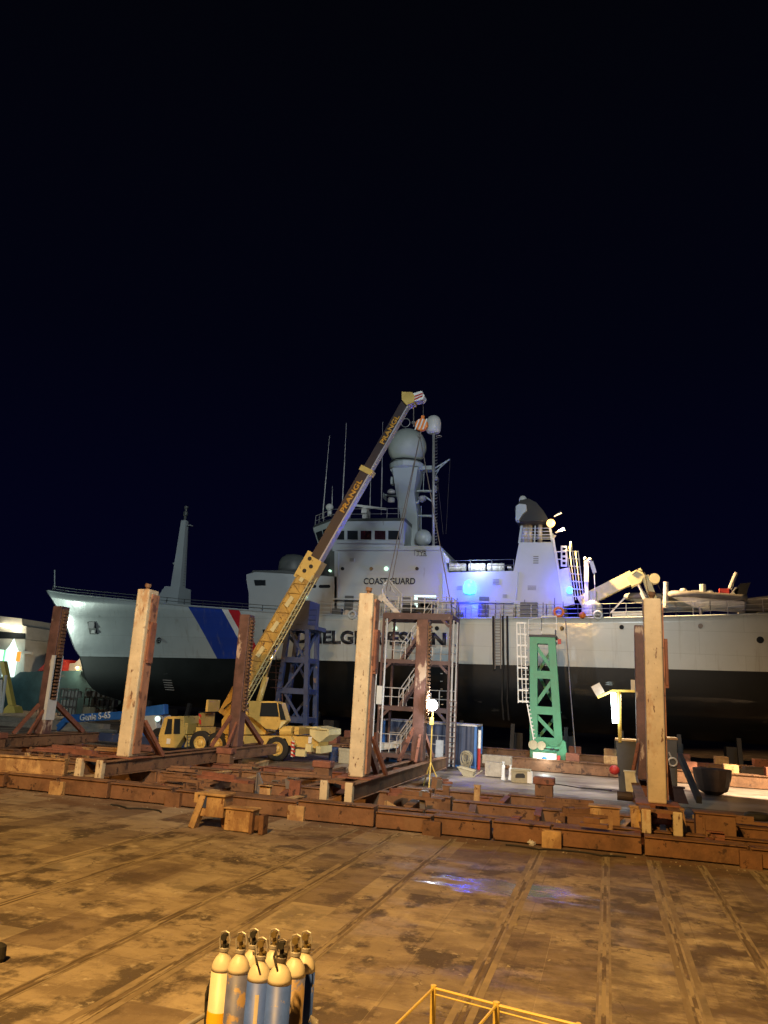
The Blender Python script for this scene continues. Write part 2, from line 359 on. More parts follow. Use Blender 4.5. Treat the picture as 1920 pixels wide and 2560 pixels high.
deck_px = [(118,1476),(173,1485),(260,1494),(347,1503),(409,1508),(467,1514),(602,1524),(676,1530),(807,1537),(950,1542),(1131,1546),(1395,1545),(1504,1545),(1660,1541.5),(1800,1538),(1920,1534),(2000,1531)]
deck = []
for x, y in deck_px:
    Y = YC
    for _ in range(8):
        p = V(x, y, Y); Y = YC-hbf(p.x, p.z)
    deck.append((p.x, p.z))
X0, XE = deck[0][0], 15.5
def zd(x): return interp(deck, x)
def hull_y(x, z): return YC-hbf(x, z)
bm = bmesh.new(); NU, NL, NC = 9, 9, 70
cols = []
for i in range(NC+1):
    wgt = (i/NC)**1.7; col = []
    for j in range(NL+NU+1):
        if j <= NL: fz = ZK+(6.45-ZK)*(1-(1-j/NL)**1.4)
        else: fz = 6.45+(deck[0][1]-6.45)*(j-NL)/NU
        xs = interp(stem, fz); x = xs+(XE-xs)*wgt
        if j <= NL: z = ZK+(zw(x)-ZK)*(1-(1-j/NL)**1.4)*1.0
        else: z = zw(x)+(zd(x)-zw(x))*(j-NL)/NU
        if i == 0: z = fz
        bb = hbf(x, z) if i else .03
        if j == 0: bb = min(bb, .9)
        col.append((x, bb, z))
    cols.append(col)
vn = [[bm.verts.new((x, YC-b_, z)) for x, b_, z in c] for c in cols]; vf = [[bm.verts.new((x, YC+b_, z)) for x, b_, z in c] for c in cols]
for i in range(NC):
    for j in range(NL+NU):
        for vv in (vn, vf):
            f = bm.faces.new([vv[i][j], vv[i+1][j], vv[i+1][j+1], vv[i][j+1]]); f.material_index = 1 if j < NL else 0; f.smooth = True
    f = bm.faces.new([vn[i][-1], vn[i+1][-1], vf[i+1][-1], vf[i][-1]]); f.material_index = 2
    f = bm.faces.new([vn[i][0], vn[i+1][0], vf[i+1][0], vf[i][0]]); f.material_index = 1
for j in range(NL+NU):
    f = bm.faces.new([vn[0][j], vn[0][j+1], vf[0][j+1], vf[0][j]]); f.material_index = 1 if j < NL else 0
    f = bm.faces.new([vn[NC][j], vn[NC][j+1], vf[NC][j+1], vf[NC][j]]); f.material_index = 1 if j < NL else 0
def hull_mat():
    m = mat('hull_grey', (.44,.49,.50), .38, 0, .07, .4, (.27,.29,.29), .06, .8, (.6,1,.25), 0, .3)
    n = m.node_tree.nodes; L = m.node_tree.links; b = n['Principled BSDF']; src = b.inputs['Base Color'].links[0].from_socket
    t = n.new('ShaderNodeTexCoord'); sp = n.new('ShaderNodeSeparateXYZ'); L.new(t.outputs['Object'], sp.inputs[0])
    def mth(op, a, c):
        q = n.new('ShaderNodeMath'); q.operation = op
        for i, v in ((0,a),(1,c)):
            if isinstance(v, (int,float)): q.inputs[i].default_value = v
            else: L.new(v, q.inputs[i])
        return q.outputs[0]
    def edge(a, c):          # 1 aft of the slanting line through two measured points of the hull
        Pq = []
        for q in (a, c):
            Y = 63.5
            for _ in range(8):
                p = V(*q, Y); Y = hull_y(p.x, p.z)
            Pq.append((p.x+12, p.z))
        (x0,z0),(x1,z1) = Pq; k = (x1-x0)/(z1-z0)
        return mth('GREATER_THAN', mth('SUBTRACT', sp.outputs['X'], mth('MULTIPLY', sp.outputs['Z'], k)), x0-z0*k)
    e = [edge((469,1514),(540,1641)), edge((553,1520),(619,1641)), edge((569,1522),(634,1641)), edge((597,1524),(652,1641))]
    for fac, cc in ((e[0],(.012,.045,.33)),(e[1],(.72,.73,.73)),(e[2],(.50,.018,.03)),(e[3],None)):
        q = n.new('ShaderNodeMix'); q.data_type = 'RGBA'; L.new(fac, q.inputs[0]); L.new(src if 'out' not in locals() else out, q.inputs[6])
        if cc: q.inputs[7].default_value = (*cc, 1)
        else: L.new(src, q.inputs[7])
        out = q.outputs[2]
    # plate seams and grime streaks
    cb = n.new('ShaderNodeCombineXYZ'); L.new(sp.outputs['X'], cb.inputs[0]); L.new(sp.outputs['Z'], cb.inputs[1])
    bk = n.new('ShaderNodeTexBrick'); bk.inputs['Scale'].default_value = 1; bk.inputs['Brick Width'].default_value = 6.2; bk.inputs['Row Height'].default_value = 1.7; bk.inputs['Mortar Size'].default_value = .022; bk.inputs['Mortar Smooth'].default_value = .5
    bk.inputs['Color1'].default_value = (.93,.93,.93,1); bk.inputs['Color2'].default_value = (1.03,1.03,1.03,1); bk.inputs['Mortar'].default_value = (.74,.74,.74,1); L.new(cb.outputs[0], bk.inputs['Vector'])
    q = n.new('ShaderNodeMix'); q.data_type = 'RGBA'; q.blend_type = 'MULTIPLY'; q.inputs[0].default_value = .8; L.new(out, q.inputs[6]); L.new(bk.outputs['Color'], q.inputs[7]); out = q.outputs[2]
    mp = n.new('ShaderNodeMapping'); mp.inputs['Scale'].default_value = (2.2,1,.16); L.new(t.outputs['Object'], mp.inputs[0])
    sn = n.new('ShaderNodeTexNoise'); sn.inputs['Scale'].default_value = 1.2; sn.inputs['Detail'].default_value = 7; sn.inputs['Roughness'].default_value = .7; L.new(mp.outputs[0], sn.inputs['Vector'])
    rg = n.new('ShaderNodeMapRange'); rg.inputs[1].default_value = .56; rg.inputs[2].default_value = .74; rg.inputs[4].default_value = .55; L.new(sn.outputs['Fac'], rg.inputs[0])
    q = n.new('ShaderNodeMix'); q.data_type = 'RGBA'; L.new(rg.outputs[0], q.inputs[0]); L.new(out, q.inputs[6]); q.inputs[7].default_value = (.22,.20,.17,1); out = q.outputs[2]
    L.new(out, b.inputs['Base Color'])
    wv = n.new('ShaderNodeTexNoise'); wv.inputs['Scale'].default_value = .45; wv.inputs['Detail'].default_value = 3; L.new(t.outputs['Object'], wv.inputs['Vector'])
    bp = n.new('ShaderNodeBump'); bp.inputs['Strength'].default_value = .25; bp.inputs['Distance'].default_value = .15; L.new(wv.outputs['Fac'], bp.inputs['Height']); L.new(bp.outputs[0], b.inputs['Normal']); b.inputs['Coat Roughness'].default_value = .12; L.new(bp.outputs[0], b.inputs['Coat Normal'])
    return m
hull_mat()
mat('hull_black', (.004,.0055,.007), .46, 0, .4, .5, (.03,.032,.032), .16, 1.1, (.5,1,1), .12, .18)
M['hull_black'].node_tree.nodes['Principled BSDF'].inputs['Specular IOR Level'].default_value = .22
bmesh.ops.translate(bm, verts=bm.verts, vec=-Vector(ship.location)); bmesh.ops.recalc_face_normals(bm, faces=bm.faces)
me = bpy.data.meshes.new('hull'); bm.to_mesh(me); bm.free()
for k in ('hull_grey','hull_black','deck_dark'): me.materials.append(M[k])
hull = bpy.data.objects.new('hull', me); COL.objects.link(hull); hull.parent = ship
# sheer line cap and knuckle
rub = MB(); N = 60; pts = [(X0+.2+(XE-X0-.2)*i/N) for i in range(N+1)]
rub.tube([(x, hull_y(x, zd(x))-.02, zd(x)) for x in pts], .07, 5); rub.build('rubbing_strake', 'ship_grey', hull)

def hullpt(px, py):
    Y = 62
    for _ in range(8):
        p = V(px, py, Y); Y = hull_y(p.x, p.z)
    return p
# lamp at the bow, placed where its mirror image falls on the flare
p = hullpt(196, 1515); e_ = .3
tx = Vector((e_, hull_y(p.x+e_,p.z)-hull_y(p.x-e_,p.z), 0))+Vector((e_,0,0)); tz = Vector((0, hull_y(p.x,p.z+e_)-hull_y(p.x,p.z-e_), 2*e_)); nn = tx.cross(tz).normalized()
if nn.y > 0: nn = -nn
vi = (p-CAM).normalized(); rf = vi-2*vi.dot(nn)*nn; BL = p+rf*22
print('bow lamp', BL, nn, p)
if BL.z < 5: BL.z = 5
spot('bow_floodlight', BL, p, 9000, (.8, 1, .86), 60, .8, .7)
# lettering on the side
a = hullpt(662, 1609); b_ = hullpt(1117, 1619)
text('LANDHELGISGÆSLAN', a, b_, 1.12, 'letter_white', ship, 'lettering', bold=.045, hull=lambda x, z: hull_y(x, z))
a = a+Vector((-.06,0,.07)); b_ = b_+Vector((-.06,0,.07))
text('LANDHELGISGÆSLAN', a, b_, 1.12, 'letter_black', ship, 'lettering', bold=.045, hull=lambda x, z: hull_y(x, z)-.04)
# hull fittings
def disc(name, px, py, r, m, Y, parent, dy=.06, squash=1):
    p = V(px, py, Y) if Y else hullpt(px, py)
    q = MB(); q.lathe(p+Vector((0,-.10,0)), [(r*.98,-dy),(r,0),(r,.25)], 16, 'Y')
    return q.build(name, m, parent)
for x, y, m in ((786,1562,'lit_green'),(1093,1571,'glass'),(988,1571,'lit_green'),(1405,1571,'glass'),(1554,1568,'glass'),(1751,1565,'galv_dark'),(1900,1600,'glass')):
    o = disc('porthole', x, y, .17 if y != 1600 else .25, m, None, ship)
fr = hullpt(399,1601); q = MB(); q.torus(fr+Vector((0,-.12,0)), .22, .05); q.beam(fr+Vector((-.2,-.12,0)), fr+Vector((.2,-.12,0)), .05, .07); q.beam(fr+Vector((0,-.12,-.2)), fr+Vector((0,-.12,.2)), .05, .07); q.build('thruster_mark', 'letter_black', ship)
p = hullpt(230,1570); y_ = hull_y(p.x, p.z)
q = MB(); q.poly([(p.x-.55, hull_y(p.x-.55,p.z+.6)-.12, p.z+.6),(p.x+.55, hull_y(p.x+.55,p.z+.6)-.12, p.z+.6),(p.x+.75, hull_y(p.x+.75,p.z-.6)-.12, p.z-.6),(p.x-.25, hull_y(p.x-.25,p.z-.6)-.12, p.z-.6),
   (p.x-.55, hull_y(p.x-.55,p.z+.6)+.2, p.z+.6),(p.x+.55, hull_y(p.x+.55,p.z+.6)+.3, p.z+.6),(p.x+.75, hull_y(p.x+.75,p.z-.6)+.3, p.z-.6),(p.x-.25, hull_y(p.x-.25,p.z-.6)+.3, p.z-.6)],
   [(0,1,2,3),(4,7,6,5),(0,4,5,1),(1,5,6,2),(2,6,7,3),(3,7,4,0)])
hp = q.build('anchor_pocket', 'letter_black', ship)
q = MB(); q.beam((p.x-.15, hull_y(p.x,p.z+.2)-.25, p.z+.25),(p.x+.5, hull_y(p.x+.5,p.z+.2)-.2, p.z+.25), .12, .6); q.beam((p.x+.1, hull_y(p.x,p.z-.3)-.2, p.z-.38),(p.x+.6, hull_y(p.x+.6,p.z-.3)-.2, p.z-.38), .1, .3)
q.build('anchor', 'white', hp)
# bulwark / railings
def rail_run(mb, pts, h, n_r=3, r=.028, step=1.5, rp=.03):
    pts = [Vector(p) for p in pts]
    for k in range(1, n_r+1): mb.tube([p+Vector((0,0,h*k/n_r)) for p in pts], r, 5)
    for a, b in zip(pts, pts[1:]):
        n = max(1, round((b-a).length/step))
        for i in range(n+1):
            c = a.lerp(b, i/n); mb.tube([c, c+Vector((0,0,h))], rp, 5)
q = MB(); rail_run(q, [(x, hull_y(x, zd(x))+.1, zd(x)) for x in [X0+.8+i*2.0 for i in range(16)]], .55, 2, .03, 1.9); q.build('bow_railing', 'ship_dark', ship)
q = MB(); rail_run(q, [(x, YC-HB+.12, zd(x)) for x in [X0+32+i*2.4 for i in range(int((XE-X0-32)/2.4))]], 1.1, 3, .026, 1.2); q.build('deck_railing', 'galv', ship)
q = MB(); q.tube([V(137,1470,YC), V(137,1424,YC)], .06); q.build('jackstaff', 'ship_grey', ship)
# foremast
q = MB(); a = V(447,1503,YC); 
B0 = [V(432,1503,YC), V(459,1503,YC)]; T0 = [V(456,1304,YC), V(468,1304,YC)]
def sq(c, hw): return [(c.x-hw,YC-hw),(c.x+hw,YC-hw),(c.x+hw,YC+hw),(c.x-hw,YC+hw)]
c0 = V(445,1470,YC); c1 = V(462,1302,YC)
q.plan(sq(c0,.52), c0.z, sq(c1,.26), c1.z); fm = q.build('foremast', 'ship_grey', ship)
q = MB(); c2 = V(432,1506,YC); q.plan([(c0.x-1.9,YC-1.3),(c0.x+.9,YC-1.3),(c0.x+.9,YC+1.3),(c0.x-1.9,YC+1.3)], c2.z-.6, [(c0.x-.8,YC-1.1),(c0.x+.8,YC-1.1),(c0.x+.8,YC+1.1),(c0.x-.8,YC+1.1)], c0.z); q.build('mast_house', 'ship_grey', ship)
q = MB(); q.tube([c1, c1+Vector((0,0,.5))], .13, 8); q.lathe(c1+Vector((0,0,.5)), [(.1,0),(.22,.05),(.22,.4),(.12,.5),(.12,.75),(.2,.8),(.2,1.0),(.05,1.05)], 10); q.build('mast_lantern', 'ship_dark', fm)
q = MB(); h_ = V(470,1313,YC); q.beam(V(454,1314,YC), V(480,1314,YC), .4, .08); q.tube([V(438,1412,YC), V(441,1440,YC)], .06); q.lathe(V(436,1410,YC), [(.03,-.1),(.2,.05),(.03,.2)], 8); q.build('mast_platform', 'ship_grey', fm)
q = MB()
for i in range(26):
    t_ = i/25; q.tube([(c0.x+.62-.26*t_, YC-.15, c0.z+(c1.z-c0.z)*t_), (c0.x+.62-.26*t_, YC+.2, c0.z+(c1.z-c0.z)*t_)], .02, 4)
q.build('mast_ladder', 'galv_dark', fm)

YS = YC-4.3        # near wall of the deckhouses
def xz(*pp, Y=YS): return [(V(x,y,Y).x, V(x,y,Y).z) for x, y in pp]
def deckz(x): return zd(x)-.1
# forward deckhouse
q = MB(); P_ = xz((617,1540),(636,1540),(630,1478),(617,1436),(640,1428),(836,1441),(836,1560),(617,1560)); 
P_ = xz((622,1560),(622,1484),(616,1450),(616,1436),(640,1430),(842,1442),(842,1560))
q.prism(P_, YC-4.3, YC+4.3); fh = q.build('forward_deckhouse', 'ship_grey', ship)
q = MB(); P_ = xz((618,1435.5),(628,1424),(700,1424),(842,1440.5)); q.prism(P_, YC-3.9, YC+3.9); q.build('roof_coaming', 'ship_dark', fh)
q = MB(); P_ = xz((635,1450),(664,1450),(664,1464),(638,1464)); q.prism(P_, YS-.03, YS+.1); q.build('window', 'glass', fh)
for x0, x1 in ((764,791),(797,826)):
    q = MB(); aa = V(x0,1466,YS); bb = V(x1,1466,YS); P_ = []
    r_ = .14
    for k in range(9): t_ = math.pi/2+math.pi*k/8; P_.append((aa.x+r_+r_*math.cos(t_), aa.z+r_*math.sin(t_)))
    for k in range(9): t_ = -math.pi/2+math.pi*k/8; P_.append((bb.x-r_+r_*math.cos(t_), bb.z+r_*math.sin(t_)))
    q.prism(P_, YS-.03, YS+.1); q.build('window', 'glass', fh)
# rounded gun cover on its roof
q = MB(); c = V(733,1428,YC-1.5); q.lathe(c+Vector((0,0,-.4)), [(1.35,0),(1.4,.5),(1.38,1.1),(1.2,1.55),(.8,1.85),(.3,1.95),(.02,1.96)], 24); q.build('gun_cover', 'ship_dark', ship, smooth=True)
# main superstructure
q = MB(); P_ = xz((836,1560),(836,1372),(834,1366),(1100,1364),(1119,1431),(1286,1427),(1286,1560)); q.prism(P_, YC-4.3, YC+4.3); sup = q.build('superstructure', 'ship_grey', ship)
q = MB(); p0 = V(836,1440,YS); p1 = V(836,1372,YS)   # rounded front of the house, its shadow painted in dark grey
pl = [(p0.x+.2, YC-4.25)]+[(p0.x-2.3*math.sin(math.pi*k/12), YC-4.25*math.cos(math.pi*k/12)) for k in range(0,13)]+[(p0.x+.2, YC+4.25)]
q.plan(pl, p0.z-1.2, pl, p1.z+.4); q.build('shaded_house_front', 'ship_dark', sup, smooth=False)
# bridge
q = MB(); zb, zt = V(836,1372,YS).z, V(836,1306,YS).z
xa = V(1011,1340,YS).x; xc = V(824,1306,YS-.3).x
bot = [(xc+.4,YS),(xa,YS),(xa,YC+4.3),(xc+.4,YC+4.3),(xc-1.4,YC+2.3),(xc-1.4,YC-2.3)]
top = [(xc,YS-.35),(xa,YS-.35),(xa,YC+4.65),(xc,YC+4.65),(xc-2.5,YC+2.2),(xc-2.5,YC-2.2)]
q.plan(bot, zb-.2, top, zt); br = q.build('bridge', 'ship_grey', ship)
q = MB(); q.plan([(x,y) for x,y in top], zt+.002, [(x*1.0,y+(.3 if y<YC else -.3)) for x,y in top], zt+.33); q.build('bridge_roof', 'ship_dark', br)
def onbridge(px, py):  # near side wall leans outward upward
    Y = YS
    for _ in range(6):
        p = V(px,py,Y); f = (p.z-(zb-.2))/(zt-zb+.2); Y = YS-.35*f
    return p
for x0, x1 in ((834,862),(868,896),(901,930),(936,965),(970,1000)):
    pts = [onbridge(x0,1350),onbridge(x1,1350.5),onbridge(x1,1326.5),onbridge(x0,1326)]
    q = MB(); q.poly([p+Vector((0,-.03,0)) for p in pts]+[p+Vector((0,.1,0)) for p in pts], [(0,1,2,3),(7,6,5,4),(0,4,5,1),(1,5,6,2),(2,6,7,3),(3,7,4,0)])
    wn = q.build('window', 'glass_red' if x0 in (901,936) else 'glass', br)
    q = MB()
    for i in range(4):
        q.beam(pts[i]+Vector((0,-.05,0)), pts[(i+1)%4]+Vector((0,-.05,0)), .05, .05, (0,1,0))
    q.build('window_frame', 'ship_grey', wn)
# chamfer windows
for t0, t1 in ((.10,.44),(.54,.90)):
    def cp(t, f):
        a0 = Vector((xc+.4,YS,zb-.2)).lerp(Vector((xc,YS-.35,zt)), f); a1 = Vector((xc-1.4,YC-2.3,zb-.2)).lerp(Vector((xc-2.5,YC-2.2,zt)), f); return a0.lerp(a1, t)+Vector((-.03,-.03,0))
    pts = [cp(t0,.38),cp(t1,.38),cp(t1,.80),cp(t0,.80)]
    q = MB(); q.poly(pts+[p+Vector((.08,.08,0)) for p in pts], [(0,1,2,3),(7,6,5,4),(0,4,5,1),(1,5,6,2),(2,6,7,3),(3,7,4,0)]); q.build('window', 'glass', br)
# bridge roof railing
q = MB(); rz = zt+.3; rail_run(q, [(x,y+(.5 if y<YC else -.5),rz) for x,y in (top[5],top[0],top[1])]+[], .95, 2, .025, 1.6); rail_run(q, [(top[5][0]+.4,YC-1.8,rz),(top[4][0]+.4,YC+1.8,rz)], .95, 2, .025, 1.4); q.build('roof_railing', 'galv', br)
q = MB(); a_ = V(838,1499,YS); b_ = V(1284,1503,YS); q.box((a_.x,YS-.55,a_.z-.06),(b_.x,YS-.003,a_.z+.06)); q.build('deck_ledge', 'ship_grey', sup)
for x, y, w_, h_ in ((872,1514,.8,1.7),(1015,1516,.75,1.7),(1210,1518,.8,1.7)):
    p = V(x,y,YS); q = MB(); q.box((p.x-w_/2,YS-.06,p.z-h_/2),(p.x+w_/2,YS-.003,p.z+h_/2)); dr = q.build('door', 'ship_dark', sup, bevel=.03); q = MB(); q.tube([(p.x+w_*.3,YS-.12,p.z-.1),(p.x+w_*.3,YS-.12,p.z+.15)], .02, 5); q.build('handle', 'galv', dr)
for x, y, w_, h_ in ((1150,1470,.5,.35),(1240,1455,.6,.45),(1262,1490,.4,.3),(880,1400,.45,.3),(1340,1400,.5,.7),(1330,1470,.8,.4)):
    p = V(x,y,YS); q = MB(); q.box((p.x-w_/2,YS-.07,p.z-h_/2),(p.x+w_/2,YS-.003,p.z+h_/2)); vt = q.build('vent', 'ship_grey', sup); q = MB()
    for k in range(4): z_ = p.z-h_/2+h_*(k+.5)/4; q.box((p.x-w_*.42,YS-.085,z_-h_*.05),(p.x+w_*.42,YS-.071,z_+h_*.05))
    q.build('louvre', 'ship_dark', vt)
for pts_ in (((846,1380),(846,1495)),((1108,1435),(1108,1498)),((1296,1430),(1290,1500))):
    q = MB(); q.tube([V(*pts_[0],YS-.1), V(*pts_[1],YS-.1)], .045, 6); q.build('pipe', 'ship_grey', sup)
q = MB(); q.tube([V(842,1358,YS-.25), V(1006,1359,YS-.25)], .025, 5); q.tube([V(842,1376,YS-.12), V(1100,1376,YS-.12)], .02, 5); q.build('grab_rail', 'galv', br)
# draught marks
for i_, z_ in enumerate((3.2,3.8,4.4,5.0,5.6,6.2)):
    xq = V(1106,1600,YC-HB).x; q = MB(); yy = hull_y(xq, z_); q.box((xq-.09,yy-.03,z_),(xq+.09,yy+.02,z_+.05)); q.build('draught_mark', 'letter_white', hull)
# COAST GUARD and TYR lettering
text('COAST GUARD', V(909,1461,YS-.02), V(1038,1461,YS-.02), .56, 'letter_black', ship, 'lettering', .03, .02)
t1 = V(1041,1390,YS-.02); t2 = V(1067,1390,YS-.02); text('TYR', t1, t2, .42, 'letter_black', ship, 'name_board', .03, .0)
q = MB(); a = V(1036,1375,YS-.04); b = V(1067,1375,YS-.04); q.beam(a, b, .03, .035); q.beam(a, V(1036,1389,YS-.04), .03, .035)
for x in (1041.5,1049,1055,1062): 
    c = V(x+1.6,1389.6,YS-.04); q.beam(c-Vector((.09,0,0)), c+Vector((.09,0,0)), .03, .035)
q.build('name_frame', 'letter_black', ship)
for x, y, m, r in ((857,1422,'glass',.15),(929,1422,'glass',.15),(966,1422,'lit_green',.18),(1043,1422,'glass',.15),(825,1427,'lit_green',.1),(764,1492,'lit_green',.17),(925,1478,'glass',.16)):
    disc('porthole', x, y, r, m, YS if x != 825 else YS-.0, sup, .03)
q = MB(); q.prism(xz((1036,1488),(1090,1489),(1091,1519),(1037,1519)), YS-.03, YS+.1); dw = q.build('doorway', 'lit_window', sup)
q = MB(); q.prism(xz((1046,1495),(1094,1497),(1094,1520),(1046,1520)), YS-.3, YS-.06); q.build('door_leaf', 'ship_dark', dw)
# funnel
q = MB(); P_ = xz((1284,1560),(1284,1428),(1298,1356),(1381,1357),(1408,1510),(1412,1560)); q.prism(P_, YC-4.35, YC+4.35); fun = q.build('funnel', 'ship_grey', ship)
q = MB()
for a_, b_ in (((1298,1357),(1304,1314)),((1374,1313),(1381,1358)),((1336,1357),(1338,1314))):
    for yy in (YC-4.2, YC-1.0): q.beam(V(*a_,YS)+Vector((0,yy-YS,0)), V(*b_,YS)+Vector((0,yy-YS,0)), .18 if a_[0] != 1336 else .1, .2)
for y in (1321,1329,1337,1345):
    k_ = (1357-y)/43*6; q.tube([V(1299+k_,y,YS), V(1379-k_,y-.5,YS)], .035, 5); q.tube([V(1299+k_,y,YS)+Vector((0,3.1,0)), V(1379-k_,y-.5,YS)+Vector((0,3.1,0))], .035, 5)
q.build('funnel_frame', 'ship_grey', fun)
for x, r, y1 in ((1312,.30,1309),(1324,.24,1311),(1350,.2,1300)): q = MB(); q.tube([V(x,1357,YC-2), V(x,y1,YC-2)], r, 12); q.build('exhaust_pipe', 'galv', fun, smooth=True)
q = MB(); q.prism(xz((1296,1314),(1292,1282),(1306,1262),(1326,1258),(1345,1268),(1362,1288),(1376,1312), Y=YC-2), YC-3.6, YC+1.5); q.build('funnel_top', 'black', fun)
q = MB(); q.prism(xz((1290,1303),(1291,1268),(1300,1262),(1316,1264),(1318,1278),(1306,1290),(1298,1304), Y=YC-3.6), YC-4.0, YC-3.2); q.build('funnel_cowl', 'ship_grey', fun)
q = MB(); c = V(1307,1262,YC-3); q.tube([V(1308,1285,YC-3), c], .07); q.lathe(c, [(.22,0),(.32,.15),(.34,.4),(.3,.62),(.18,.76),(.03,.8)], 16); q.build('satellite_dome', 'white', fun, smooth=True)
for a_, b_ in (((1385,1291),(1403,1281)),((1389,1332),(1411,1322)),((1385,1345),(1388,1338))):
    q = MB(); q.tube([V(*a_,YC-4), V(*b_,YC-4)], .06, 6, .12); q.build('deck_floodlight', 'galv', fun)
c = V(1377,1308,YC-4.4); q = MB(); q.ball(c, .34, 14); q.build('lamp', 'lamp_warm', fun, smooth=True)
point('funnel_lamp_light', c+Vector((.9,-.25,-.05)), 260, (1,.66,.30), .15)
spot('aft_deck_light', c+Vector((.6,-.1,0)), V(1600,1500,YC-1), 62000, (1,.62,.26), 85, .6, .15)
# aft edge of the funnel, its light painted as a white strip
q = MB(); q.beam(V(1383,1345,YS-.06), V(1409,1505,YS-.06), .16, .06, (0,1,0)); q.build('funnel_lit_edge', 'white', fun)
# life rafts
for i, x in enumerate((1144,1193,1240)):
    q = MB()
    for k in range(3):
        c = V(x-14+k*14, 1418, YC-3.3)
        q.lathe(c, [(.2,-.25),(.32,-.22),(.34,-.03),(.36,0),(.34,.03),(.32,.22),(.2,.25)], 14, 'X')
    q.build('life_raft', 'white', sup, smooth=False)
q = MB(); rail_run(q, [V(1122,1430,YS+.1), V(1284,1427,YS+.1)], .95, 2, .025, 1.6); q.build('boat_deck_railing', 'ship_dark', sup)
q = MB(); q.prism(xz((1100,1370),(1118,1392),(1118,1404),(1106,1400)), YC-3.5, YC-2.5); q.box(V(1115,1394,YC-3), V(1125,1404,YC-2.2)); q.build('searchlight', 'white', sup)
q = MB(); q.box(V(1268,1416,YC-4), V(1281,1425,YC-3)); q.build('deck_locker', 'white', sup)
# main mast
def rect(cx, cy, hx, hy): return [(cx-hx,cy-hy),(cx+hx,cy-hy),(cx+hx,cy+hy),(cx-hx,cy+hy)]
a, b, c, d = V(1031,1366,YC-1), V(1024,1290,YC-1), V(1018,1235,YC-1), V(1018,1178,YC-1)
q = MB(); q.plan(rect(a.x,YC-1,.75,.8), a.z-.5, rect(b.x+.1,YC-1,.78,.8), b.z); q.plan(rect(b.x+.1,YC-1,.78,.8), b.z+.002, rect(c.x,YC-1,.85,.9), c.z); q.plan(rect(c.x,YC-1,.85,.9), c.z+.002, rect(d.x+.1,YC-1,1.2,1.2), d.z); mast = q.build('main_mast', 'ship_grey', ship)
q = MB(); e = V(1018,1172,YC-1); q.lathe((e.x,YC-1,e.z), [(1.25,-.25),(1.6,-.1),(1.65,.3),(1.5,.45)], 20); q.beam(V(980,1176,YC-1), V(1086,1172,YC-1), .9, .35); q.build('mast_platform', 'ship_grey', mast)
dome = MB(); cdm = V(1018,1119,YC-1); dome.ball((cdm.x,YC-1,cdm.z), 1.80, 32); ob = dome.build('radar_dome', 'dome_grey', mast, smooth=True)
q = MB(); q.torus((cdm.x,YC-1,V(1018,1157,YC-1).z), 1.45, .06, 'Z', 32); q.build('dome_ring', 'letter_black', ob)
q = MB(); q.prism(xz((981,1179),(981,1172),(1000,1165),(1000,1200),(990,1210), Y=YC-1), YC-1.4, YC-.6); q.box(V(977,1192,YC-1.4), V(985,1214,YC-.8)); q.beam(V(1000,1205,YC-2), V(1030,1227,YC-2), .06, .1); q.build('mast_bracket', 'ship_grey', mast)
q = MB()
for a_, b_ in (((958,1238),(1015,1242)),((1043,1228),(1090,1228)),((1040,1290),(1083,1290)),((1040,1262),(1060,1240)),((1060,1240),(1084,1256))): q.beam(V(*a_,YC-1), V(*b_,YC-1), .35 if a_[0] in (958,1043,1040) else .08, .13)
q.box(V(958,1232,YC-1.6), V(966,1252,YC-.6)); q.build('yardarm', 'ship_grey', mast)
q = MB(); c = V(978,1247,YC-1.8); q.lathe(c, [(.1,-.35),(.32,-.3),(.34,0),(.25,.1),(.1,.15)], 14); c = V(978,1232,YC-1.8); q.lathe(c, [(.1,-.05),(.38,0),(.34,.2),(.1,.36)], 14); q.build('radar_pedestal', 'white', mast, smooth=True)
q = MB(); q.tube([V(1060,1180,YC-1), V(1058,1228,YC-1)], .03); q.tube([V(1053,1265,YC-1), V(1053,1330,YC-1)], .035)
q.tube([V(1124,1148,YC-1), V(1088,1170,YC-1)], .06); q.tube([V(1124,1148,YC-1), V(1088,1180,YC-1)], .05); q.tube([V(1105,1160,YC-1), V(1088,1190,YC-1)], .04); q.build('spreader', 'ship_grey', mast)
q = MB(); q.tube([V(1125,1150,YC-1), V(1115,1335,YC-1)], .015, 4); q.tube([V(1093,1190,YC-1), V(1108,1335,YC-1)], .015, 4); q.build('halyard', 'galv_dark', mast)
q = MB(); q.box(V(1086,1192,YC-1.4), V(1097,1204,YC-.8)); q.build('signal_lamp', 'galv', mast); q = MB(); q.box(V(1086,1215,YC-1.4), V(1094,1228,YC-.8)); q.build('signal_lamp', 'galv', mast); q = MB(); q.lathe(V(1056,1243,YC-1.3), [(.05,-.5),(.35,-.3),(.38,0),(.1,.15)], 10); q.build('signal_lamp', 'galv', mast)
q = MB(); c = V(1014,1057,YC-1); q.torus(c, .42, .04); q.tube([V(1034,1055,YC-1), V(1034,1067,YC-1)], .07, 8); q.lathe(V(1034,1058,YC-1), [(.05,-.1),(.2,0),(.2,.12),(.05,.15)], 10); q.tube([V(1014,1070,YC-1), V(1014,1078,YC-1)], .05); q.build('mast_aerial', 'galv', mast)
q = MB(); c = V(1058,1345,YC-2.5); q.ball(c, .75, 18, 1.0); q.build('satellite_dome', 'ship_grey', ship, smooth=True)
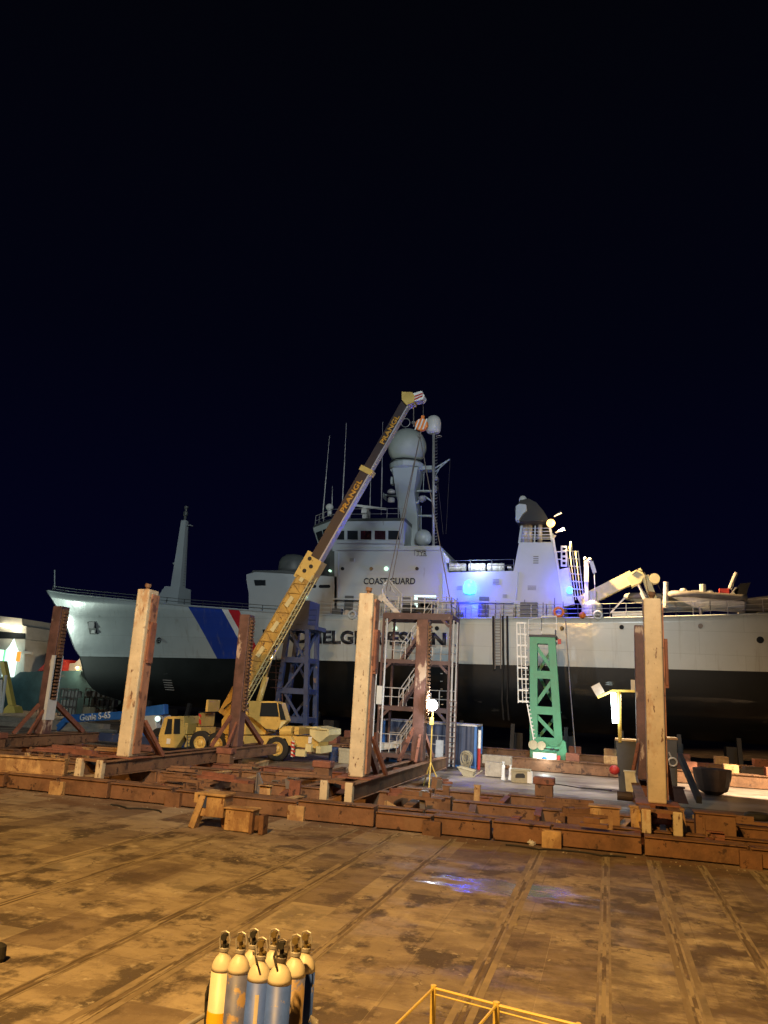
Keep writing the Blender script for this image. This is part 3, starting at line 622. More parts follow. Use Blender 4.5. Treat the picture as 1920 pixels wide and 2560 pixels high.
# tall pole with steps and radome
q = MB(); q.tube([V(1083.5,1366,YC-2), V(1084,1082,YC-2)], .125, 10); pole = q.build('aerial_pole', 'galv', ship, smooth=True)
q = MB()
for i in range(34): y = 1096+i*7.9; q.tube([V(1084,y,YC-2), V(1092.5,y+.5,YC-2), V(1092.5,y-3,YC-2)], .022, 4)
q.build('pole_step', 'galv', pole)
q = MB(); c = V(1083,1083,YC-2); h_ = V(1083,1039,YC-2).z-c.z; q.lathe(c, [(.3,-.02),(.55,.04),(.66,.2),(.69,h_*.4),(.68,h_*.6),(.62,h_*.76),(.5,h_*.88),(.3,h_*.96),(.02,h_)], 24); q.build('satellite_dome', 'white', pole, smooth=True)
q = MB(); q.torus(V(1097,1091,YC-2), .26, .03, 'Z', 16, 6); q.build('ring_aerial', 'galv', pole)
# whips and small radars on the bridge roof
for a_, b_ in (((806,1297),(824,1089)),((856,1259),(866,1057)),((924,1297),(927,1191)),((953,1287),(957,1054)),((830,1268),(831,1216)),((996,1297),(995,1200))):
    q = MB(); p0, p1 = V(*a_,YC-2), V(*b_,YC-2); m_ = p0.lerp(p1,.5); q.tube([p0,m_], .055, 6); q.tube([m_,p1], .035, 6, .02); q.build('whip_aerial', 'galv', ship)
q = MB(); c = V(824,1290,YC-2.5); q.tube([c, V(824,1275,YC-2.5)], .2, 8); q.ball(V(824,1268,YC-2.5), .36, 16, .9); q.build('satellite_dome', 'white', ship, smooth=True)
q = MB(); q.box(V(903,1286,YC-3), V(922,1274,YC-2.4)); q.tube([V(912,1276,YC-2.7), V(912,1266,YC-2.7)], .22, 10); q.box(V(905,1300,YC-3), V(920,1286,YC-2.6)); pr = q.build('radar_pedestal', 'white', ship)
q = MB(); q.beam(V(884,1263,YC-2.8), V(966,1273,YC-2.8), .14, .2); q.build('radar_scanner', 'white', pr)
# blue beacons
def beacon(px, py, Y, pw, r=.28):
    c = V(px,py,Y); q = MB(); q.lathe(c, [(.06,-r*1.2),(r*.9,-r),(r,0),(r*.8,r*.8),(.05,r*1.15)], 16); q.build('blue_lamp', 'lamp_blue', ship, smooth=True)
    point('blue_lamp_light', c+Vector((.0,-.62,.15)), pw, (.012,.03,1), .25)
beacon(1174,1467,YS-.45,900,.50)
beacon(1424,1475,YC-4.8,420,.22)
point('blue_deck_light', V(1180,1515,YS-.6), 240, (.01,.03,1), .1)
point('raft_fill_light', V(1195,1404,YC-4.9), 240, (.75,.85,1), .2)  # unseen lamp added to brighten the life rafts
# clutter along the side deck
q = MB()
for x in range(880,1400,24):
    h_ = random.uniform(.8,1.9); p = V(x+random.uniform(-6,6),1545,YS-.3); q.beam((p.x,p.y,zd(p.x)), (p.x,p.y,zd(p.x)+h_), .06, .06)
q.build('stanchion', 'ship_dark', ship)
for a_, b_, m_ in (((700,1546),(716,1518),'ship_dark'),((828,1550),(858,1523),'ship_dark'),((1300,1552),(1345,1508),'ship_dark'),((1110,1552),(1160,1533),'ship_dark')):
    q = MB(); q.box(V(*a_,YS-.6), V(*b_,YS-.1)); q.build('deck_locker', m_, ship)
for x in (868,886): q = MB(); q.lathe(V(x,1535,YS-.6), [(.33,-.2),(.33,-.16),(.12,-.15),(.12,.15),(.33,.16),(.33,.2)], 14, 'Y'); q.build('winch_drum', 'galv', ship)
# side ladders / fender straps
for x in (1244,):
    q = MB()
    for dx in (-7,7): q.beam(V(x+dx,1535,YC-HB-.25), V(x+dx+1,1672,YC-HB-.25), .06, .08)
    for i in range(17): y = 1548+i*7.2; q.beam(V(x-7,y,YC-HB-.25), V(x+8,y,YC-HB-.25), .05, .05)
    q.build('side_ladder', 'galv_dark', ship)
q = MB()
for x in (1233,1257,1268): q.tube([V(x,1540,YC-HB-.2), V(x+1,1640,YC-HB-.3), V(x+2,1675,YC-HB-.1)], .09, 6)
for x in (1257,1270): q.tube([V(x,1670,YC-HB-.3), V(x-2,1750,YC-HB-.35), V(x+2,1800,YC-HB+.3)], .07, 6)
q.build('fender_hose', 'rubber', ship)
q = MB()
for i in range(5): p = hullpt(409+i*1.5, 1700+i*6); q.beam(p+Vector((0,-.1,0)), p+Vector((.95,-.1,0)), .08, .06)
q.build('intake_grille', 'galv', hull)

# ---------------- aft deck
# ladder tower with lockers
q = MB(); x0 = 1402
q.beam(V(1404,1416,YC-4.4), V(1404,1367,YC-4.4), .12, .12); q.beam(V(1416,1416,YC-4.4), V(1416,1367,YC-4.4), .12, .12)
for y in (1367,1378,1391,1402,1414): q.beam(V(1402,y,YC-4.4), V(1418,y,YC-4.4), .1, .16)
q.tube([V(1384,1380,YC-4.4), V(1402,1379,YC-4.4)], .04); q.tube([V(1390,1398,YC-4.4), V(1402,1398,YC-4.4)], .04); q.tube([V(1391,1380,YC-4.4), V(1395,1414,YC-4.4)], .04)
q.build('deck_frame', 'white', ship)
q = MB()
for k in range(5):
    dx = k*7.0; q.beam(V(1417+dx,1377,YC-4.6+.5*(k%2)), V(1433+dx*.95,1500,YC-4.6+.5*(k%2)), .07, .07)
for i in range(7): y = 1377+i*19; q.beam(V(1417+i*2.6,y,YC-4.6), V(1447+i*2.4,y+2,YC-4.6), .06, .08)
q.lathe(V(1427,1376,YC-4.5), [(.12,0),(.14,.3),(.1,.6),(.03,.75)], 10); q.build('ladder_cage', 'pale_yellow', ship)
q = MB(); q.prism(xz((1396,1424),(1424,1418),(1436,1510),(1410,1516), Y=YC-4.2), YC-4.2, YC-3.2); q.build('deck_locker', 'white', ship)
# small davit
q = MB(); q.beam(V(1466,1455,YC-4), V(1466,1404,YC-4), .35, .36, (0,1,0)); q.beam(V(1467,1530,YC-4), V(1466,1456,YC-4), .28, .3, (0,1,0)); q.beam(V(1462,1408,YC-4), V(1476,1402,YC-4), .3, .3); dv = q.build('davit', 'white', ship)
q = MB(); q.ball(V(1475,1399,YC-4.3), .16, 10); q.ball(V(1463,1397,YC-4.3), .15, 10); q.beam(V(1478,1404,YC-4.2), V(1487,1432,YC-4.2), .22, .3); q.tube([V(1486,1430,YC-4.2), V(1487,1462,YC-4.2)], .05); q.tube([V(1487,1462,YC-4.2), V(1489,1520,YC-4.2)], .02, 4); q.build('davit_winch', 'galv', dv)
# knuckle crane
q = MB(); q.beam(V(1450,1508,YC-3.5), V(1582,1442,YC-3.5), .75, 1.0); q.beam(V(1576,1446,YC-3.5), V(1606,1432,YC-3.5), .85, .7)
q.prism(xz((1566,1446),(1590,1427),(1612,1440),(1600,1458),(1580,1466), Y=YC-3.9), YC-4.0, YC-3.0); kc = q.build('knuckle_crane', 'pale_yellow', ship)
q = MB(); q.beam(V(1612,1440,YC-3.6), V(1638,1512,YC-3.6), .5, .55); q.lathe(V(1636,1447,YC-3.8), [(.4,-.25),(.42,.25)], 14, 'Y'); q.build('crane_jib', 'pale_yellow', kc)
q = MB(); q.tube([V(1596,1462,YC-3.9), V(1612,1492,YC-3.9)], .12, 8); q.tube([V(1605,1480,YC-3.9), V(1625,1518,YC-3.9)], .2, 8); q.build('hydraulic_ram', 'galv', kc)
q = MB(); q.tube([V(1580,1437,YC-4), V(1594,1424,YC-4), V(1612,1432,YC-4), V(1618,1470,YC-4), V(1627,1500,YC-4)], .04, 5); q.tube([V(1638,1446,YC-3.6), V(1662,1500,YC-3.6)], .025, 4); q.build('hose', 'rubber', kc)
q = MB(); q.box(V(1506,1492,YC-4), V(1516,1483,YC-3.6)); q.build('crane_bracket', 'pale_yellow', kc)
q = MB(); q.lathe(V(1480,1530,YC-3.6), [(.8,-.4),(.8,.5),(.5,.9),(.5,1.6)], 16); q.build('crane_pedestal', 'ship_grey', kc)
q = MB(); q.beam(V(1530,1535,YC-4.9), V(1618,1533,YC-4.9), .3, .35); q.beam(V(1524,1535,YC-4.9), V(1564,1492,YC-4.9), .12, .12); q.build('boat_cradle', 'white', ship)
for (a_, b_, r) in (((1664,1520),(1665,1455),.2),((1757,1492),(1757,1461),.24),((1752,1535),(1748,1490),.1),((1824,1472),(1841,1432),.15)): q = MB(); q.tube([V(*a_,YC-4), V(*b_,YC-4)], r, 8); q.build('deck_post', 'galv', ship)
q = MB(); q.box(V(1895,1536,YC-4), V(1935,1514,YC-3)); q.tube([V(1905,1514,YC-4),V(1905,1497,YC-4)],.15); q.build('deck_locker', 'pale_yellow', ship)
# life buoys hang on the railing
def buoy(px, py, m, lab, Y=YC-HB-.05, R=.34):
    q = MB(); q.torus(V(px,py,Y), R, .1, 'Y', 24, 8); mono('life_buoy', q, m, lab, 'life buoy', V(px,py,Y), smooth=True)
buoy(1397,1530,'orange','orange life buoy hanging on the ship railing beside the funnel')
buoy(1495,1538,'ship_grey','grey ring hanging on the ship railing below the deck crane',R=.28)
buoy(880,1537,'ship_grey','grey ring on the ship railing left of the stair tower', R=.3)
q = MB(); q.ball(V(1456,1538,YC-HB-.1), .26, 14); mono('fender_ball', q, 'orange', 'small orange ball fender at the ship deck edge below the blue locker', 'fender', V(1456,1538,YC-HB-.1), smooth=True)
# inflatable boats
def rib(px0, px1, py0, py1, Y, lab, mb_, kid=True):
    a, b = V(px0,py0,Y), V(px1,py1,Y); t = thing('inflatable_boat', lab, 'boat', (a+b)/2, 'inflatable boats stowed on the aft deck')
    L_ = (b.x-a.x); q = MB(); z0 = a.z
    for s in (-1,1):
        pts = []
        for i in range(15):
            u = i/14; x = a.x+L_*u; half = 1.05*(1-(1-min(1,u*2.6))**2)**.5 if u*2.6 < 1 else 1.05
            pts.append((x, Y+s*half, a.z+(b.z-a.z)*u+ .0))
        q.tube(pts, .25, 10)
    q.build('tube', 'rib_tube', t, smooth=True)
    bm_ = MB(); st = []
    for i in range(13):
        u = i/12; x = a.x+.25+(L_-.3)*u; half = .95*(1-(1-min(1,u*2.4))**2)**.5 if u*2.4 < 1 else .95
        zz = a.z+(b.z-a.z)*u-.1; keel = zz-.15-.75*min(1,u*2.5)
        st.append([(x,Y-half-.001,zz),(x,Y-half*.55,keel+.3),(x,Y,keel),(x,Y+half*.55,keel+.3),(x,Y+half+.001,zz)])
    P_ = [p for s_ in st for p in s_]; Fc = []
    for i in range(12):
        for j in range(4): Fc.append((i*5+j,i*5+j+1,(i+1)*5+j+1,(i+1)*5+j))
        Fc.append((i*5,i*5+4,(i+1)*5+4,(i+1)*5))
    Fc.append((60,61,62,63,64)); bm_.poly(P_, Fc); bm_.build('hull', mb_, t)
    return t, a, b
t, a, b = rib(1566,1760,1492,1500,YC-2.2,'grey inflatable boat farther back, its bow behind the deck crane','ship_grey')
t, a, b = rib(1672,1862,1486,1500,YC-3.9,'inflatable boat with pale hull and dark tube, nearer the stern','white')
q = MB(); q.prism(xz((1840,1500),(1834,1478),(1850,1460),(1876,1457),(1870,1470),(1862,1500), Y=YC-4), YC-4.2, YC-3.6); q.build('outboard_motor', 'rubber', t)
q = MB(); q.box(V(1800,1489,YC-4), V(1820,1474,YC-3.4)); q.build('console', 'red', t)
q = MB(); q.ball(V(1708,1477,YC-4), .3, 10, .7); q.box(V(1730,1492,YC-4), V(1745,1478,YC-3.5)); q.ball(V(1775,1482,YC-4), .28, 10, .8); q.prism(xz((1826,1500),(1822,1490),(1838,1468),(1846,1474),(1836,1500), Y=YC-4),YC-4.2,YC-3.8); q.build('seat', 'plastic_white', t)
q = MB(); q.prism(xz((1852,1530),(1858,1500),(1925,1492),(1990,1495),(1990,1535), Y=YC-3.4), YC-4.2, YC-1.5); mono('boat_cover', q, 'rib_tube', 'dark tarpaulin covered load at the right end of the ship deck', 'cover', V(1900,1535,YC-3))

# ================================================================== MOBILE CRANE (Y = 47)
YK = 46.5
cr = thing('mobile_crane', 'yellow mobile crane with long raised telescopic boom parked before the ship', 'crane', G(610,1895,0))
def K(x, y, dy=0): return V(x, y, YK+dy)
def kx(pts, dy=0): return [(K(x,y,dy).x, K(x,y,dy).z) for x, y in pts]
q = MB(); q.prism(kx([(399,1868),(398,1839),(412,1795),(420,1791),(462,1790),(464,1836),(442,1870)],-1.1), YK-1.2, YK+1.1); cab = q.build('driver_cab', 'crane_yellow', cr, bevel=.04)
for pp in ([(410,1836),(419,1797),(430,1797),(428,1835)],[(433,1835),(435,1797),(450,1797),(449,1835)]):
    q = MB(); q.prism(kx(pp,-1.25), YK-1.225, YK-1.1); q.build('window', 'glass', cab)
q = MB(); q.box(K(417,1846,-1.23), K(425,1860,-1.2)); q.build('hazard_plate', 'white', cab)
q = MB(); q.prism(kx([(464,1838),(730,1840),(742,1864),(725,1864),(716,1846),(676,1846),(664,1868),(652,1880),(620,1880),(610,1846),(500,1846),(482,1868),(464,1868),(470,1848)],-1.0), YK-1.2, YK+1.1); ch = q.build('chassis', 'crane_yellow', cr, bevel=.03)
q = MB(); q.box(K(467,1836,-1.1), K(487,1806,.6)); q.box(K(488,1836,-1.1), K(540,1817,.9)); q.build('engine_hood', 'crane_yellow', cr, bevel=.03)
q = MB(); q.box(K(496,1816,-1), K(538,1782,1)); q.box(K(513,1779,-.8), K(551,1750,.8)); cwt = q.build('counterweight', 'crane_yellow', cr, bevel=.04)
q = MB(); q.poly([K(497,1808,-1.03),K(503,1812,-1.03),K(503,1800,-1.03),K(497,1796,-1.03)], [(0,1,2,3)]); q.poly([K(497,1790,-1.03),K(503,1794,-1.03),K(503,1786,-1.03),K(497,1784,-1.03)], [(0,1,2,3)]); q.build('hazard_plate', 'red', cwt)
for x, y in ((503,1872),(545,1874),(695,1882)):
    for dy, s in ((-.95,-1),(.95,1)):
        c = K(x,y,dy); c.z = .72; c.y = YK+dy*1.12; q = MB(); q.lathe(c, [(.40,-.14),(.43,-.2),(.64,-.2),(.73,-.13),(.73,.13),(.64,.2),(.43,.2),(.40,.14)], 32, 'Y', close=False); ty = q.build('wheel', 'rubber', cr)
        q = MB(); q.lathe(c, [(.42,.18),(.42,-.17),(.39,-.19),(.36,-.12),(.22,-.08),(.20,-.16),(.14,-.2),(.05,-.22)], 24, 'Y'); q.build('rim', 'crane_yellow', ty)
q = MB(); q.prism(kx([(583,1769),(602,1768),(634,1786),(672,1828),(668,1836),(560,1836),(560,1800)],-.4), YK-.75, YK+.75); q.build('turret', 'crane_yellow', cr, bevel=.03)
q = MB(); q.prism(kx([(650,1753),(692,1753),(706,1758),(719,1802),(697,1825),(671,1822),(637,1794),(628,1792),(628,1752)],-.9), YK-1.3, YK-.35); oc = q.build('operator_cab', 'crane_yellow', cr, bevel=.04)
q = MB(); q.prism(kx([(653,1757),(692,1757),(697,1792),(649,1791)],-1.33), YK-1.325, YK-1.25); q.build('window', 'glass', oc)
q = MB(); q.poly([K(695,1757,-1.32),K(704,1761,-1.32),K(715,1800,-1.32),K(701,1800,-1.32)], [(0,1,2,3)]); q.build('windscreen', 'glass', oc)
q = MB(); q.poly([K(702,1804,-1.32),K(718,1802,-1.32),K(697,1824,-1.32)], [(0,1,2)]); q.build('cab_corner', 'pale_yellow', oc)
q = MB(); q.tube([K(703,1828,-.9), K(733,1828,-.9)], .32, 14); q.box(K(735,1836,-1), K(776,1815,.9)); q.build('winch_housing', 'crane_yellow', cr)
q = MB(); q.prism(kx([(776,1837),(776,1817),(790,1816),(824,1824),(824,1838),(800,1856),(790,1850)],-1), YK-1.1, YK+1.1); q.box(K(777,1880,-1.2), K(796,1856,1)); q.box(K(800,1884,-1.1), K(820,1862,1)); q.box(K(738,1890,-1.35), K(768,1874,-1)); rb = q.build('rear_frame', 'pale_yellow', cr)
q = MB(); q.box(K(728,1866,-.9), K(822,1842,.9)); q.build('chassis_tail', 'crane_yellow', cr)
q = MB(); q.tube([K(560,1772,-.6), K(590,1745,-.7), K(612,1730,-.6), K(618,1700,-.55)], .04, 6); q.tube([K(640,1790,-.5), K(625,1770,-.6), K(632,1750,-.5)], .035, 6); q.tube([K(672,1828,-.8), K(700,1834,-1.0), K(735,1830,-1.0)], .035, 6); q.build('hydraulic_hose', 'rubber', cr)
q = MB(); q.tube([K(410,1792,-1.2), K(404,1788,-1.45), K(402,1800,-1.45)], .02, 5); q.box(K(400,1812,-1.5), K(406,1798,-1.42)); q.build('mirror', 'rubber', cab)
q = MB()
for i_ in range(5): q.beam(K(468,1842+i_*8,-1.22), K(482,1842+i_*8,-1.22), .05, .04)
for x_ in (468,482): q.beam(K(x_,1838,-1.22), K(x_,1878,-1.22), .04, .05)
q.build('step_ladder', 'galv_dark', cr)
for x_ in (560,590,640): q = MB(); q.box(K(x_,1858,-1.24), K(x_+18,1846,-1.2)); q.build('locker_door', 'pale_yellow' if x_ == 590 else 'crane_yellow', cr, bevel=.01)
q = MB()
for k in range(5): q.box(K(793+k*6,1821+k*1.2,-1.2), K(796+k*6,1816+k*1.2,1)); 
q.build('grating', 'pale_yellow', rb)
q = MB(); q.box(K(727,1892,-1.36), K(737,1852,-1.2)); q.box(K(770,1858,-1.3), K(780,1842,-1.2)); ol = q.build('outrigger_plate', 'white', cr)
q = MB()
for k in range(4): q.poly([K(727,1888-k*10,-1.38),K(737,1892-k*10,-1.38),K(737,1887-k*10,-1.38),K(727,1883-k*10,-1.38)], [(0,1,2,3)])
q.build('hazard_stripe', 'red', ol)
# boom
P0, P1 = K(568,1788), K(1030,984)
bd = (P1-P0).normalized(); bn = Vector((bd.z,0,-bd.x))      # below the boom, right in the picture
def bp(x, y): return K(x, y)
def along(y): t_ = (1788-y)/(1788-984); return P0.lerp(P1, t_)
boom = None
q = MB(); q.beam(along(1790), along(1425), .75, 1.02, (0,0,1)); boom = q.build('boom', 'boom_yellow', cr, bevel=.03)
q = MB(); q.beam(along(1430), along(1180), .58, .74, (0,0,1)); s2 = q.build('boom_section', 'crane_dark', cr)
q = MB(); q.beam(along(1185), along(995), .46, .60, (0,0,1)); s3 = q.build('boom_section', 'crane_dark', cr)
q = MB(); q.beam(along(1440)+bn*.34, along(1180)+bn*.34, .62, .10); q.beam(along(1185)+bn*.27, along(1000)+bn*.27, .5, .08); q.build('boom_lit_edge', 'boom_edge_lit', cr)  # pale strips paint the blue light along the boom's lower edge
q = MB(); q.beam(along(1190), along(1178), .68, .92); q.build('boom_collar', 'crane_yellow', s2)
q = MB(); q.beam(along(1455), along(1405), .95, 1.2); q.beam(along(1462)-bn*.5, along(1398)-bn*.5, .5, .5); col_ = q.build('boom_collar', 'crane_yellow', boom)
# dark hole plates of the collar
q = MB()
for y, o_ in ((1440,-.15),(1425,.1),(1412,-.25)): q.lathe(along(y)+bn*o_+Vector((0,-.5,0)), [(.14,-.01),(.14,.03)], 8, 'Y')
q.build('plate_hole', 'black', col_)
# boom head
q = MB(); q.prism(kx([(1008,985),(1034,986),(1040,996),(1038,1012),(1020,1018),(1008,1005)]), YK-.4, YK+.4); hd = q.build('boom_head', 'crane_yellow', cr)
q = MB(); q.prism(kx([(1034,989),(1057,982),(1064,994),(1060,1003),(1040,1008)]), YK-.35, YK+.35); fl = q.build('head_sheave_guard', 'white', hd)
q = MB()
for k in range(2): q.prism(kx([(1036,996+k*7),(1059,987+k*6),(1061,990+k*6),(1036,1000+k*7)]), YK-.37, YK+.37)
q.build('hazard_stripe', 'red', fl)
# folded lattice jib on the boom side
q = MB(); A_, B_ = along(1745), along(1440)
def J(t, o, y): return A_.lerp(B_, t)+bn*o+Vector((0,y,0))
for o, y in ((.62,-.5),(.62,-.05),(.95,-.3)): q.tube([J(0,o,y), J(1,o*.85,y)], .035, 6)
for i in range(22):
    t0, t1 = i/22, (i+1)/22; o0, o1 = .62*(1-.15*t0), .95*(1-.15*t1)
    q.tube([J(t0,o0,-.5), J((t0+t1)/2,.95*(1-.07*(t0+t1)),-.3), J(t1,.62*(1-.15*t1),-.5)], .02, 4)
q.build('lattice_jib', 'pale_yellow', cr)
q = MB()
for i in range(26):
    t0, t1 = i/26, (i+1)/26; s_ = -.45 if i % 2 else .45
    q.tube([J(t0,s_*.9,-.42), J(t1,-s_*.9,-.42)], .025, 4)
for s_ in (-.45,.45): q.tube([J(0,s_,-.42), J(1,s_,-.42)], .04, 5)
q.build('boom_walkway', 'boom_yellow', boom)
q = MB()
for k in range(5): q.beam(J(.12+k*.2,-.05,-.44), J(.2+k*.2,.02,-.44), .04, .28)
q.build('worn_panel', 'pale_yellow', boom)
# lift ram
q = MB(); q.tube([K(636,1793,-.2), K(665,1692,-.2)], .19, 14); ram = q.build('lift_ram', 'crane_yellow', cr, smooth=True)
q = MB(); q.tube([K(664,1695,-.2), K(690,1612,-.2)], .10, 12); q.build('ram_rod', 'chrome', ram, smooth=True)
# name on the boom, reading up it
def btext(y0, y1, sec, hh, off):
    a, b = along(y0), along(y1); text('PRANGL', a+Vector((0,off,0))+bn*hh*.5, b+Vector((0,off,0))+bn*hh*.5, hh, 'letter_orange', sec, 'lettering', .03, .035, up=-bn)
btext(1290, 1208, s2, .37, -.30); btext(1116, 1044, s3, .35, -.24)
# hook block and ropes
q = MB(); q.tube([K(1058,1004), K(1058,1048)], .02, 4); q.tube([K(1034,1015), K(1034,1062)], .035, 5); q.build('hoist_rope', 'galv_dark', cr)
c = K(1054,1063); hb_ = thing('hook_block', 'red and white striped hook block hanging from the crane boom tip', 'hook', c)
q = MB(); q.lathe(c, [(.2,-.16),(.42,-.14),(.45,0),(.42,.14),(.2,.16)], 20, 'Y'); q.beam(K(1054,1063), K(1058,1040), .2, .2); q.build('sheave', 'orange', hb_)
q = MB()
for k in (-.26,0,.26): q.beam(c+Vector((k-.12,-.18,-.36)), c+Vector((k+.12,-.18,.36)), .03, .09)
q.build('hazard_stripe', 'white', hb_)
q = MB(); q.tube([K(1052,1076), K(1050,1088)], .06); q.torus(K(1050,1090), .12, .04); q.build('hook', 'galv_dark', hb_)

# ================================================================== CRADLE SIDE FRAMES WITH UPRIGHT POSTS
def side_frame(X, label):
    t = thing('support_frame', label, 'steel frame', (X, 34.5, 0), 'side frames of the slipway cradle')
    for s_ in (-1,1):
        q = MB(); q.box((X+s_*.34,27.0,.62),(X+s_*.56,43.5,1.10)); q.box((X+s_*.26,27.0,1.102),(X+s_*.64,43.5,1.14)); q.box((X+s_*.26,27.0,.58),(X+s_*.64,43.5,.618)); q.build('base_beam', 'rust', t, bevel=.02)
        q = MB(); q.box((X+s_*.60,26.75,.50),(X+s_*.32,27.0,1.20)); q.build('end_plate', 'cream', t, bevel=.03)
    for k in range(4): q = MB(); q.box((X-.34,27.6+4*k,.70),(X+.34,27.75+4*k,1.05)); q.build('spreader', 'rust_red', t)
    q = MB(); q.beam((X-.62,26.95,1.18),(X+.62,26.9,1.16), .2, .1, (0,0,1)); q.build('foot_bar', 'rust', t)
    q = MB(); q.beam((X-.3,27.2,1.05),(X+.3,28.7,.65), .1, .12); q.build('foot_strut', 'black', t)
    q = MB(); q.box((X-.7,28.6,1.142),(X+.7,30.0,1.18)); q.build('foot_plate', 'rust_red', t)
    w = .30
    q = MB(); q.box((X-w,28.9,1.18),(X+w,29.65,8.1)); fp = q.build('front_post', 'cream', t, bevel=.05, label='cream painted post facing the yard, chipped to rust')
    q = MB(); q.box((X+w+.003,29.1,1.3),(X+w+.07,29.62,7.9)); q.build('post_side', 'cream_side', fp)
    q = MB(); q.box((X+w+.07,29.15,5.0),(X+w+.19,29.5,6.7)); q.tube([(X+w+.13,29.15,5.0+.1*i) for i in range(1,17)], .06, 5); q.build('rack_bar', 'rust_red', fp)
    q = MB(); q.box((X-.30,38.8,1.14),(X+.30,39.5,8.15)); rp_ = q.build('rear_post', 'brown_post', t, bevel=.04, label='rusty brown post at the ship end of the frame')
    q = MB()
    q.box((X+.302,38.9,3.0),(X+.34,39.4,8.0))
    for i in range(26): q.box((X+.34,39.0,3.0+.19*i),(X+.42,39.35,3.11+.19*i))
    q.build('rack_teeth', 'rust', rp_)
    for p_, r_, a_, b_ in (((X-.6,37.6,1.15),(X-.22,38.8,2.7),.13,.18),((X+.2,37.8,1.15),(X+.15,38.8,2.4),.12,.15),((X-.1,39.6,3.0),(X-.1,42.8,1.15),.2,.25),((X+.36,29.7,2.6),(X+.62,31.0,1.15),.12,.15),((X,29.65,2.8),(X,31.8,1.15),.2,.25)):
        q = MB(); q.beam(p_, r_, a_, b_); q.build('brace', 'rust_red', t)
    q = MB(); q.tube([(X,29.2,8.1),(X,29.2,8.28)], .08, 8); q.tube([(X,29.2,8.22),(X+.02,29.2,8.36)], .13, 8); q.build('post_cap', 'rust', t)
    return t
sf = side_frame(-9.1, 'support frame between the yellow crane and the stair tower, tall cream post in front')
sf2 = dup(sf, (-10.05,0,0), 'support frame left of the yellow crane cab, its cream post before the ship bow stripe')
sf3 = dup(sf, (10.68,0,0), 'rightmost support frame, its cream post standing beside the lit fluorescent tube')
sf4 = dup(sf, (-20.85,-1.8,0), 'leftmost support frame, only its brown rear post in view beside the bow')
# white strip and bluish plates on the leftmost rear post
q = MB(); q.box((-29.65+.003,36.98,1.9),(-29.61,37.72,5.4)); q.box((-29.80,36.97,1.9),(-29.65,36.995,5.4)); q.build('paint_strip', 'plaster', sf4)

# ================================================================== RUSTY CARRIAGE BEAMS
def carriage_row(Y, z0, z1, x0, x1, label, d=.5, seg=2.6, caps=0, m='rust', blocks=True):
    t = thing('carriage_beam', label, 'steel beam', ((x0+x1)/2, Y, 0), 'rusty beams of the slipway carriage'); x = x0; k = 0
    while x < x1:
        L_ = seg*random.uniform(.75,1.25); xe = min(x+L_, x1); dy = random.uniform(-.12,.12); z1_ = z1; z1 = z1+random.uniform(-.10,.03); gp = random.choice((.04,.06,.18))
        q = MB(); q.box((x+.03,Y-d/2+dy,z0),(xe-gp,Y+d/2+dy,z1)); 
        q.box((x+.03,Y-d/2-.07+dy,z1+.002),(xe-gp,Y+d/2+.07+dy,z1+.045))
        o = q.build('beam_segment', m, t, bevel=.02)
        if blocks and k % 2 == 0:
            q = MB(); q.box((xe-.28,Y-d/2-.24+dy,z0-.05),(xe+.30,Y-d/2-.05+dy,z1-.06)); q.box((xe-.10,Y-d/2-.26+dy,z0+.12),(xe-.06,Y-d/2-.24+dy,z0+.22)); q.build('end_block', 'rust' if k % 4 else 'rust_pale', t, bevel=.02)
        if caps and k % caps == 1:
            q = MB(); xm = (x+xe)/2; q.box((xm-.35,Y-.25,z1+.05),(xm+.35,Y+.25,z1+.5)); bl = q.build('keel_block', 'rust', t, bevel=.03)
            q = MB(); q.box((xm-.42,Y-.3,z1+.502),(xm+.42,Y+.3,z1+.78)); q.build('block_cap', 'rust_red', bl, bevel=.04)
        x = xe; k += 1; z1 = z1_
    return t
rows = [carriage_row(25.9, .04, .58, -31, 7.5, 'front row of rusty carriage beams lying on the concrete edge', seg=2.3),
        carriage_row(27.6, .12, .46, -30, 9, 'second row of rusty carriage beams just behind the front row', .36, 3.1, blocks=False),
        carriage_row(30.4, .10, .56, -31, 6, 'third row of rusty beams at the feet of the cream posts', .45, 3.4, blocks=False),
        carriage_row(33.2, .12, .57, -34, -1, 'fourth row of rusty beams behind the cream posts, with red capped blocks', .5, 3.0, caps=3, blocks=False),
        carriage_row(36.2, .12, .57, -38, -11, 'fifth row of rusty beams halfway to the brown posts', .5, 3.6, caps=4, blocks=False, m='rust_red'),
        carriage_row(39.8, .12, .57, -42, -19, 'rusty beam row at the feet of the brown posts', .5, 3.6, blocks=False)]
cg = 'rusty cross members lying between the carriage beams'
def cross(x, y0, y1, z, w_, h_, lean=0, m='rust', lab='rusty steel cross member lying between the carriage beam rows'):
    q = MB(); q.beam((x,y0,z),(x+lean,y1,z), w_, h_); q.beam((x,y0,z+h_/2+.02),(x+lean,y1,z+h_/2+.02), w_*1.7, .035); q.beam((x,y0,z-h_/2-.02),(x+lean,y1,z-h_/2-.02), w_*1.7, .035)
    mono('cross_member', q, m, lab, 'steel beam', (x,(y0+y1)/2,0), cg)
for y0, y1, n_, x0, x1 in ((26.25,27.35,13,-28,6),(27.9,30.1,15,-29,5.5),(30.75,32.9,14,-30,4),(33.55,35.9,9,-33,-11),(36.55,39.5,7,-36,-13)):
    for i in range(n_):
        x = x0+(x1-x0)*i/(n_-1)+random.uniform(-.5,.5); z = random.uniform(.30,.44)
        if min(abs(x+9.1), abs(x+19.15), abs(x-1.58), abs(x+29.95)) < .9: continue
        cross(x, y0, y1, z, random.uniform(.12,.2), random.uniform(.2,.3), random.uniform(-.6,.6), random.choice(('rust','rust','rust_red','rust_pale')))
